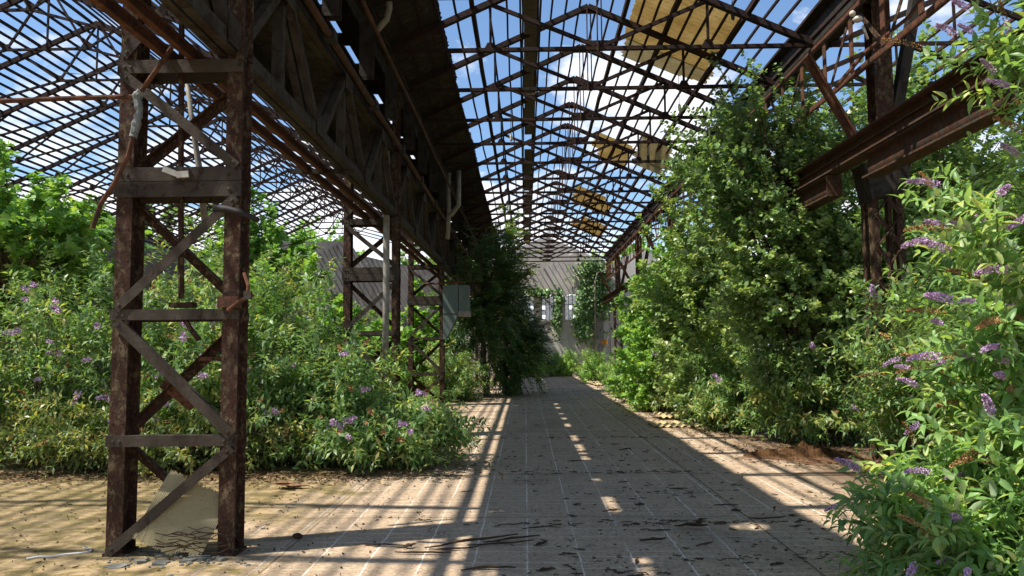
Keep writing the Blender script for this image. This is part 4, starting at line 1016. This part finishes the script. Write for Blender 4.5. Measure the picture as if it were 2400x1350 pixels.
for i, (x, y, rx, h, lab) in enumerate(((3.05, 22.3, .6, .85, 'bright green weeds at the left tip of the right thicket'), (3.2, 24.8, .6, 1.0, 'second clump of bright weeds, behind the first at the thicket tip'), (3.5, 29, .7, 1.2, 'bright weeds farther along the right edge of the tiles'),
        (3.1, 35, .7, 1.1, 'weeds beside the far yellow fallen sheet'), (3.6, 41, .8, 1.6, 'weeds against the foot of the pilaster'), (1.6, 43.6, .7, 1.3, 'weeds against the end wall below the right window'), (.4, 42.5, .9, 2.0, 'yellowish shrub against the end wall below the middle window'), (2.5, 43.8, .5, 1.4, 'sparse weeds at the wall between pilaster and window'))):
    plant('weed_clump', lab, 'weeds', GW, (x, y, 0), (rx, .6, h*.55), h*.42, 70+i, 50, 7, 6, .11 if y < 30 else .17, 'lance_low', 'weed', (0, -.1, .3), stem_r=.006, tone0=.5, bend=-.1)
plant('buddleia_bush', 'lilac bush hiding the foot of the near right column', 'bush', GL, (5.2, 9.9, 0), (1.15, 1.0, 1.35), 1.35, 65, 130, 8, 6, .14, 'lance_low', 'bud', (-.25, -.25, .1), flowers=9, spent=7, vis=cam_side(10), tone0=.55)
plant('buddleia_bush', 'lilac bush between the near right column and the right foreground bush', 'bush', GL, (5.3, 7.9, 0), (1.3, 1.1, 1.4), 1.4, 66, 130, 8, 6, .14, 'lance_low', 'bud', (-.25, -.25, .1), flowers=9, spent=7, vis=cam_side(8), tone0=.55)
# foreground buddleia
NEAR = lambda tip: (tip[:, 1] < 5.4) & (tip[:, 0] < 3.9)
plant('buddleia_bush', 'large sunlit lilac bush filling the right foreground, in flower', 'bush', None, (3.85, 4.7, 0), (1.52, 1.38, 1.6), 1.85, 81, 240, 10, 8, .118, 'lance', 'bud_near', (-.45, -.2, .05), bend=-.2, flowers=58, spent=44, fl='near', face=(-.8, -.6, .1), vis=NEAR, shoot=(.22, .5), stem_r=.013, stem_mat='stem_green', inner=.3, tone0=.55, spread=.85, droop=.3, amp=.12)
plant('buddleia_bush', 'upper lilac branches leaning in at the right edge above the large bush', 'bush', None, (4.55, 5.0, 0), (1.3, 1.1, 1.25), 3.5, 83, 120, 9, 7, .13, 'lance', 'bud_near', (-.4, -.2, .1), bend=-.2, flowers=24, spent=16, fl='near', face=(-.8, -.6, .1), vis=lambda tip: (tip[:, 1] < 5.6) & (tip[:, 0] < 4.7), shoot=(.22, .5), stem_r=.013, stem_mat='stem_green', inner=.45, tone0=.55, spread=.85, droop=.3)
plant('buddleia_bush', 'shaded lower lilac bush in the bottom right corner', 'bush', None, (2.85, 4.4, 0), (.95, .9, .65), .48, 82, 110, 8, 7, .135, 'lance', 'bud_near', (-.4, -.2, .1), bend=-.15, flowers=10, spent=4, fl='near', face=(-.8, -.6, .1), shoot=(.22, .45), stem_r=.01, stem_mat='stem_green', inner=.3, tone0=.5, spread=.85, droop=.3)

# ivy on the end wall
def climber(lab, patches, seed, n, size):
    g = np.random.default_rng(seed); P = []
    for (x, z, rx, rz, k) in patches:
        q = g.normal(size=(int(n*k), 2))*.5; P.append(np.stack([x+q[:, 0]*rx, YW-.06-np.abs(g.normal(0, .13, len(q))), z+q[:, 1]*rz], 1))
    P = np.concatenate(P); m = len(P)
    V, F, T = leaf_cloud(P, np.stack([g.normal(0, .5, m), -.35+g.normal(0, .25, m), -.8+g.normal(0, .4, m)], 1), np.array([-.2, -1, .7])+g.normal(0, .35, (m, 3)), g.uniform(.7, 1.3, m)*size, 'lobed', np.clip(g.normal(.5, .25, m), 0, 1))
    b0 = np.array([P[:, 0].mean(), YW-.1, P[:, 2].min()]); t = thing('ivy', lab, 'climber', tuple(b0), None)
    link_mesh('foliage', tri_mesh('ivy_foliage', V-b0, F, T), M['ivy'], t)
    m_ = MB()
    for i in range(14):
        a = P[g.integers(m)]; c = P[g.integers(m)]; m_.tube([a, (a+c)/2+np.array([0, .0, .1]), c], .012, 4)
    m_.build('stems', M['stem'], t)
climber('ivy hanging over the right half of the window beside the pilaster', [(3.45, 4.3, .55, 1.0, 1), (3.35, 3.1, .6, 1.2, .9), (3.7, 4.0, .45, 1.3, .7)], 91, 420, .16)
climber('ivy clinging to the upper end wall right of the windows under the eave', [(3.9, 6.1, .9, .8, 1), (4.3, 5.2, .7, 1.3, 1.1), (4.5, 4.2, .5, 1.2, .5)], 92, 420, .16)
climber('ivy around the right edge of the middle window', [(1.95, 4.3, .22, .9, .5), (.8, 4.85, 1.0, .3, .7), (1.85, 3.3, .3, .8, .4)], 93, 360, .15)
# trees outside
for i, (x, y, rx, h, mt, lab) in enumerate(((-16, 54, 5, 11.5, 'maple', 'tree beyond the left gable wall, its crown over the roof line'), (-25, 50, 6, 12, 'poplar', 'tree outside the left side wall, seen through the roof'), (-7, 58, 4.5, 10, 'poplar', 'tree beyond the end wall behind the dark tree'),
        (7.5, 52, 4, 9.6, 'maple', 'tree beyond the right gable wall over the eave'), (16, 40, 5, 9, 'poplar', 'tree outside beyond the right bay'), (13.5, 24, 3, 7.5, 'poplar', 'tree outside the right bay behind the column'), (-22, 30, 3.5, 9.5, 'maple', 'pale tree top outside the side wall at the left edge'))):
    plant('outside_tree', lab, 'tree', 'trees outside the hall', (x, y, -.03), (rx, rx*.8, h*.38), h*.62, 100+i, 120, 8, 5, .34, 'round', mt, trunk=h*.5, stem_r=.06, inner=.4, shoot=(.5, 1.0), amp=.22, tone0=.5)

# ------------------------------------------------------------------ floor debris
def flake(m, x, y, L, wd, ang, z=.004, lift=0.0, curl=.3):
    c, s = math.cos(ang), math.sin(ang); n = 6; V = []; F = []; bd = random.gauss(0, .10)*L; kk = random.uniform(1.5, 3)
    for i in range(n+1):
        t = i/n-.5; ww = wd*(.12+.88*math.cos(t*2.9))*random.uniform(.6, 1.25); zc = z + lift*(t+.5)*L + abs(random.gauss(0, .004))
        for q, dz in ((-1, curl*ww*.5), (0, 0), (1, curl*ww*.5)):
            X = t*L; Yq = q*ww/2 + bd*(t*t*kk - .2) + .007*L*math.sin(t*9+kk*5); V.append((x + X*c - Yq*s, y + X*s + Yq*c, zc + dz + .001))
    k = len(V); V += [(a, b_, zc2+.006) for a, b_, zc2 in V]
    for i in range(n):
        for q in range(2):
            a = i*3+q; F.append((a+k, a+1+k, a+4+k, a+3+k)); F.append((a+3, a+4, a+1, a))
        F.append((i*3, i*3+k, i*3+3+k, i*3+3)); F.append((i*3+5, i*3+5+k, i*3+2+k, i*3+2))
    F.append((0, 1, 1+k, k)); F.append((1, 2, 2+k, 1+k)); e = n*3; F.append((e+1, e, e+k, e+1+k)); F.append((e+2, e+1, e+1+k, e+2+k))
    m.add(V, F)
m = MB(); random.seed(5)
clus = [(random.triangular(-1.4, 3.0, .9), 4.7 + 26*random.random()**1.8, random.uniform(.08, .5)) for _ in range(46)]
for i in range(1150):
    if random.random() < .62:
        cx, cy, cr = random.choice(clus); x = cx + random.gauss(0, cr*1.6); y = cy + random.gauss(0, cr*.6)
    else:
        y = 4.6 + 28*random.random()**1.9; x = random.triangular(-1.6, 3.1, .9)
    if y < 4.4: continue
    L = (.006 + .085*random.random()**2.8)*(1 if random.random() < .92 else 2.2); flake(m, x, y, L, L*random.uniform(.08, .3) + .002, random.gauss(0, .6), .002, 0, .1)
for i in range(420):
    y = 4.9 + 5*random.random(); x = random.uniform(-6, -1.2); flake(m, x, y, .006+.05*random.random()**2.5, random.uniform(.004, .016), random.uniform(0, 3.14), .002, 0, .15)
for yy, n in ((7.15, 70), (5.95, 25), (10.0, 50), (13.8, 45)):      # bands where bark collected along joints
    for i in range(n): flake(m, random.triangular(-.6, 2.9, 1.4), yy + random.gauss(0, .07), random.uniform(.02, .11), random.uniform(.004, .013), random.gauss(0, .25))
tag(m.build('bark_litter', M['bark'], origin=(0, 5, 0)), 'small dark bark flakes and leaf crumbs scattered over the tiles', 'litter', None, 'stuff')
flakes = [(1105, 1285, .75, .035, .1), (1200, 1268, .5, .03, .35), (1175, 1278, .55, .025, .2), (1270, 1278, .16, .05, .9), (1620, 1240, .3, .06, -.5), (1640, 1225, .22, .06, 1.1), (1725, 1200, .1, .04, 0), (1800, 1218, .34, .03, .05),
          (1530, 1272, .22, .05, -.3), (1330, 1302, .14, .02, 0), (1145, 1336, .4, .03, .03), (1205, 1232, .3, .02, .1), (1270, 1244, .35, .02, -.1), (1500, 1185, .1, .04, 0), (1430, 1200, .14, .03, .1), (1590, 1148, .2, .03, -.15),
          (1465, 1056, .2, .035, 0), (1700, 1187, .25, .02, 0), (1350, 1082, .25, .025, .2), (990, 1300, .45, .02, -.1), (960, 1285, .12, .04, .7), (1545, 1246, .2, .02, 0), (900, 1282, .5, .015, -.2), (1065, 1290, .4, .02, .15)]
for i, (px, py, L, wd, a) in enumerate(flakes):
    v = CM @ Vector((px-1200, 675-py, -1800)); k = -CAM_H/v.z; x, y = v.x*k, v.y*k
    m = MB(); flake(m, x, y, L, wd, a, .004, .12 if i % 4 == 0 else .02, .6)
    side = 'beside the left sun stripes' if x < -.3 else 'in the middle shade' if x < 1.0 else 'toward the right lilac bush'
    tag(m.build('bark_strip', M['bark']), '%s bark strip on the tiles, %s, %s of these from the camera' % ('long' if L > .35 else 'short', side, ORD[i]), 'bark', 'larger bark strips on the tiles')
# re-label the strips by their real order from the camera within each zone
strips = sorted([o for o in C.objects if o.name.startswith('bark_strip')], key=lambda o: o.location.y); cnt = {}
for o in strips:
    zone = 'on the left among the sun stripes' if o.location.x < -.3 else 'in the middle of the shade' if o.location.x < .9 else 'on the right of the tiles'
    k = cnt.get(zone, 0); cnt[zone] = k+1; o['label'] = 'dark bark strip on the tiles, %s one %s' % (ORD[k], zone)
def ground_at(px, py):
    v = CM @ Vector((px-1200, 675-py, -1800)); k = -CAM_H/v.z; return v.x*k, v.y*k
x, y = ground_at(682, 1146); m = MB()
for q in range(5): flake(m, x+random.uniform(-.09, .09), y+random.uniform(-.06, .06), .26, .08, -.4+random.uniform(-.4, .4), .003+.012*q, .03, .4)
tag(m.build('rotten_wood', M['bark_pale']), 'pale rotten chunk of wood on the mossy floor right of the foreground column', 'wood')
x, y = ground_at(697, 1262); m = MB(); m.ball((x, y, .022), .035, 6, (1.3, 1, .7)); tag(m.build('dark_clod', M['bark']), 'dark clod lying in front of the mossy patch', 'clod')
# rubble plates at the foot of the column
for i, (px, py, wd, lab) in enumerate(((330, 1318, .09, 'leftmost flat rubble piece under the column foot'), (400, 1303, .13, 'upper flat rubble piece between the column legs'), (445, 1312, .15, 'large flat rubble piece between the column legs'), (480, 1310, .09, 'small flat rubble piece near the right leg'), (275, 1328, .13, 'flat rubble piece lying lowest, left of the legs'), (375, 1322, .1, 'flat rubble piece in the middle of the scatter'), (520, 1313, .07, 'rubble chip beside the right leg'))):
    x, y = ground_at(px, py); n = random.choice([5, 6, 8, 9]); pts = [(x+wd*random.uniform(.35, 1.05)*math.cos(2*math.pi*k/n), y+wd*.75*random.uniform(.4, 1)*math.sin(2*math.pi*k/n)) for k in range(n)]
    m = MB(); h = random.uniform(.008, .028); m.add([(a, c, .002) for a, c in pts] + [(a*.97+x*.03, c*.97+y*.03, h+random.uniform(-.008, .008)) for a, c in pts], [tuple(range(n-1, -1, -1)), tuple(range(n, 2*n))] + [(k, (k+1) % n, n+(k+1) % n, n+k) for k in range(n)])
    tag(m.build('rubble_piece', M['stone']), lab, 'rubble', 'flat rubble at the column foot')
m = MB()
for i in range(260):
    x, y = ground_at(random.gauss(390, 95), random.gauss(1308, 13)); m.ball((x, y, .004), .003+.02*random.random()**3, 4, (random.uniform(.7, 1.6), 1, .6))
tag(m.build('gravel', M['stone'], origin=(-2.8, 6, 0)), 'small grey gravel scattered around the column foot', 'gravel', None, 'stuff')
m = MB(); pts = [ground_at(*q) for q in ((62, 1313), (90, 1308), (120, 1308), (150, 1303), (185, 1300), (212, 1296), (215, 1288), (195, 1285), (205, 1290))]
m.tube([(a, c, .012) for a, c in pts], .007, 6); tag(m.build('cord', M['white'], smooth=True), 'white cord curled on the mossy floor left of the foreground column', 'cord')
# fallen corrugated sheets on the right
def fallen(px, py, lu, lv, ang, lab, z=.03, tilt=0, mat='grp_ground', bend=.02):
    x, y = ground_at(px, py); c, s = math.cos(ang), math.sin(ang)
    tag(corr('fallen_sheet', M[mat], (x, y, z), (c, s, tilt), (-s, c, .03), lu, lv, max(3, int(lu/.13)), .02, nv=8, ragged=.06, bend=bend), lab, 'plastic sheet', 'corrugated sheets fallen on the floor')
fallen(1535, 1004, 1.0, .9, .05, 'pale fallen sheet nearest the shade edge on the right', .03)
fallen(1545, 985, 1.1, .9, .0, 'second pale fallen sheet, just behind the nearest one', .06)
fallen(1575, 966, .95, 1.1, .25, 'wavy fallen sheet curling up against the right bushes', .08, .12, 'grp_ground', .1)
fallen(1395, 905, 1.0, 2.0, .1, 'yellow fallen sheet far along the right edge of the tiles', .04, .05)
# rotten mulch mound
x, y = ground_at(1880, 1068); g = np.random.default_rng(3); nx, ny = 46, 22; V = []; F = []
for i in range(nx):
    for j in range(ny):
        a = i/(nx-1)*2-1; c = j/(ny-1)*2-1; e = max(0, 1-a*a-c*c)
        h = e**.6*(.10 + .075*math.sin(a*13+c*5+math.sin(c*9)*2)*math.cos(c*8-a*6) + .05*math.sin(a*31+c*17) + random.uniform(-.015, .015)); h *= .55 + .45*math.sin(a*3.1+1.2)**2
        V.append((x+a*.85+random.uniform(-.01, .01), y+c*.42, h-.004))
for i in range(nx-1):
    for j in range(ny-1): F.append((i*ny+j, (i+1)*ny+j, (i+1)*ny+j+1, i*ny+j+1))
m = MB(); m.add(V, F)
tag(m.build('mulch_mound', M['mulch']), 'brown mound of rotten matter in the sun before the right thicket', 'mound')
m = MB()
for i in range(220): flake(m, x+random.gauss(.1, .6), y-.45+random.gauss(0, .28), random.uniform(.05, .3), .008, random.gauss(-.5, .5), .01, .05)
tag(m.build('dry_straw', M['bark_pale'], origin=(x, y, 0)), 'dry straw and stalks strewn around the brown mound', 'straw', None, 'stuff')

# brown leaf litter gathered under and in front of the shrubs
g = np.random.default_rng(77)
def litter(lab, spots, seed):
    P = []
    for (x, y, sx, sy, n) in spots: P.append(np.stack([g.normal(x, sx, n), g.normal(y, sy, n), g.uniform(.004, .03, n)], 1))
    P = np.concatenate(P); m_ = len(P); f = g.normal(size=(m_, 3)); f[:, 2] *= .25
    V, F, T = leaf_cloud(P, f, np.array([0, 0, 1.]) + g.normal(0, .35, (m_, 3)), g.uniform(.03, .1, m_), 'lance_low', np.clip(g.normal(.4, .3, m_), 0, 1)); V[:, 2] = np.maximum(V[:, 2], .003)
    tag(link_mesh('leaf_litter', tri_mesh('leaf_litter', V, F, T), M['deadleaf'], None, (0, 0, 0)), lab, 'leaf litter', None, 'stuff')
M['deadleaf'] = tone_mat('dead_leaves', [(.045, .028, .016), (.12, .07, .035), (.26, .17, .085)])
litter('brown dead leaves gathered at the foot of the left lilac bushes', [(-6.5, 9.9, 1.2, .25, 900), (-4.3, 9.85, 1.1, .25, 900), (-2.6, 9.7, .8, .3, 700), (-1.3, 10.0, .5, .4, 260), (-4, 10.6, 2.2, .5, 900)], 1)
litter('brown dead leaves along the foot of the right thicket', [(4.2, 12.1, .9, .3, 700), (3.3, 14.5, .35, .9, 500), (3.0, 17.5, .3, 1.3, 600), (2.9, 21, .3, 1.5, 400), (4.6, 10.8, .6, .5, 500), (3.2, 6.5, .5, 1.2, 350)], 2)
